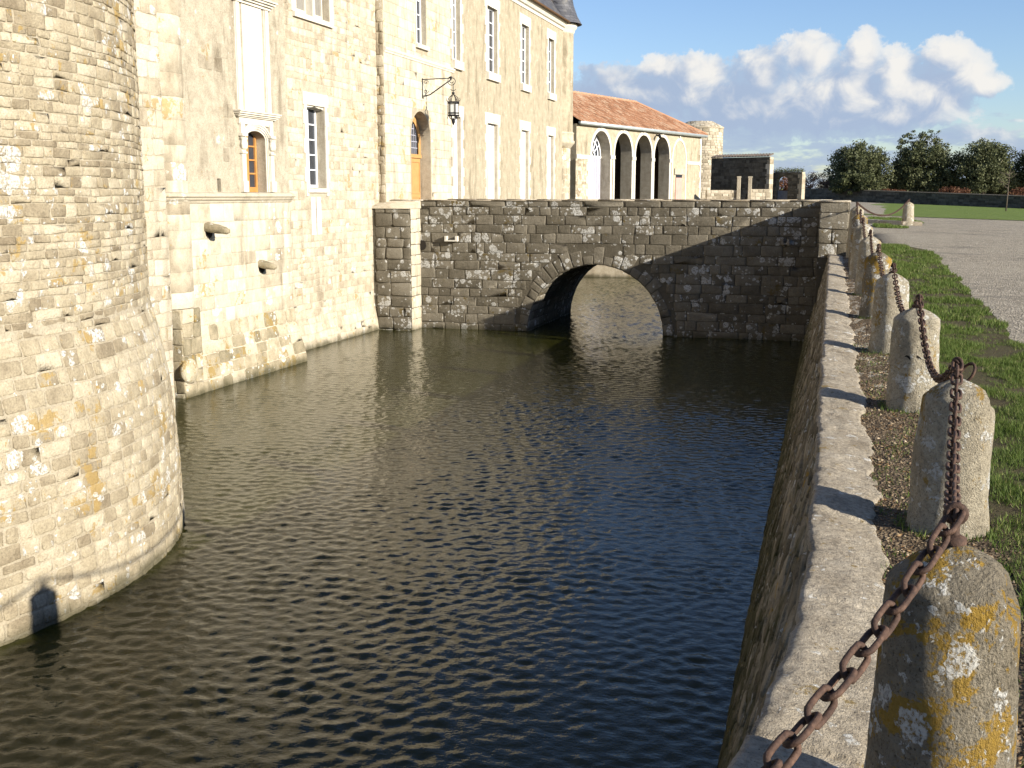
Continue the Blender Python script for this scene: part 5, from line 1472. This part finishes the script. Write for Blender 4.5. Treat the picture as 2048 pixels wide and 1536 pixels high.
def density(P, full=True):
    wn = t.new('ShaderNodeTexNoise', {'Vector': P, 'Scale': .75, 'Detail': 8., 'Roughness': .55})
    Pw = t.vmath('ADD', P, t.vmath('SCALE', t.vmath('SUBTRACT', wn.outputs['Color'], (.5, .5, .5))))
    Pw.node.inputs[1].links[0].from_node.inputs['Scale'].default_value = 1.1
    acc = None
    for (x, y, rx, ry) in BL:
        cx, cy = px(x, y); k = 57.3 / 2232
        d = t.vmath('LENGTH', t.vmath('MULTIPLY', t.vmath('SUBTRACT', Pw, (cx, cy, 0)), (1 / (rx * k * 1.15), 1 / (ry * k * 1.15), 0)))
        f = t.math('SUBTRACT', 1.0, d)
        acc = f if acc is None else t.math('SMOOTH_MAX', acc, f, .42)
    lump = t.noise(P, 1.5, 9, .62)
    global SM; SM = acc
    D = t.math('ADD', acc, t.math('MULTIPLY', t.math('SUBTRACT', lump, .5), .95))
    # low bands of small clouds near the horizon
    mp_ = t.new('ShaderNodeMapping', {'Vector': P, 'Scale': (.16, .55, 1)}).outputs[0]
    e_ = t.new('ShaderNodeSeparateXYZ', {0: P}).outputs[1]
    band = t.math('MULTIPLY', t.step(e_, -.5, .6), t.step(e_, 5.2, 2.4))
    lowd = t.math('SUBTRACT', t.math('MULTIPLY', t.noise(mp_, 1.5, 7, .6), t.math('ADD', .35, t.math('MULTIPLY', band, .78))), .45)
    # scattered clouds elsewhere round the horizon
    a_ = t.math('ABSOLUTE', t.new('ShaderNodeSeparateXYZ', {0: P}).outputs[0])
    mp3 = t.new('ShaderNodeMapping', {'Vector': P, 'Scale': (.05, .11, 1)}).outputs[0]
    side = t.math('MULTIPLY', t.step(a_, 18, 30), t.step(e_, 22, 9))
    sd = t.math('SUBTRACT', t.math('MULTIPLY', t.noise(mp3, 1.6, 8, .6), side), .55)
    return t.math('MAXIMUM', t.math('MAXIMUM', D, t.math('MULTIPLY', lowd, 2.2)), t.math('MULTIPLY', sd, 3.)), e_
SM = None
D0, e0_ = density(P0); S0_ = SM
D1, _ = density(t.vmath('ADD', P0, (.8, .7, 0))); S1_ = SM
alpha = t.step(D0, .03, .24)
alpha = t.math('MULTIPLY', alpha, t.math('ADD', .80, t.math('MULTIPLY', t.step(D0, .2, .6), .2)))
lit = t.step(t.math('ADD', t.math('ADD', t.math('MULTIPLY', t.math('SUBTRACT', S0_, S1_), .34), t.math('MULTIPLY', t.math('SUBTRACT', D0, D1), .36)), t.math('ADD', t.math('ADD', t.math('MULTIPLY', t.math('SUBTRACT', e0_, 4.6), .085), t.math('MULTIPLY', t.math('ADD', t.new('ShaderNodeSeparateXYZ', {0: P0}).outputs[0], 2.0), .022)), t.math('MULTIPLY', t.math('SUBTRACT', t.noise(P0, .62, 6, .55, .6), .5), 2.0))), -.22, .72)
cc = t.mix(lit, (.45, .56, .75), (1.0, .98, .94))
skc = t.mix(1., sky.outputs[0], (.90, .97, 1.18), 'MULTIPLY')
skc.node.clamp_result = False
bg1 = t.new('ShaderNodeBackground', {'Color': skc, 'Strength': .068})
bg2 = t.new('ShaderNodeBackground', {'Color': cc, 'Strength': .42})
mx = t.new('ShaderNodeMixShader', {0: t.math('MULTIPLY', alpha, t.step(e0_, -.3, .4)), 1: bg1.outputs[0], 2: bg2.outputs[0]})
t.l.new(mx.outputs[0], out.inputs['Surface'])

cam = bpy.data.cameras.new('camera'); co_ = bpy.data.objects.new('camera', cam); COL.objects.link(co_)
pitch = 9.749; yaw = 16.613
co_.location = (0, 0, EYE); co_.rotation_euler = (R(90 - pitch), 0, R(yaw))
cam.sensor_width = 36; cam.sensor_fit = 'HORIZONTAL'; cam.lens = 36 * 2200 / 2048; cam.clip_end = 6000; cam.clip_start = .05
sc.camera = co_
sc.view_settings.view_transform = 'Standard'; sc.view_settings.look = 'None'; sc.view_settings.gamma = 1; sc.view_settings.exposure = 1.12
sc.render.engine = 'CYCLES'; sc.cycles.max_bounces = 6; sc.cycles.diffuse_bounces = 3; sc.cycles.glossy_bounces = 3
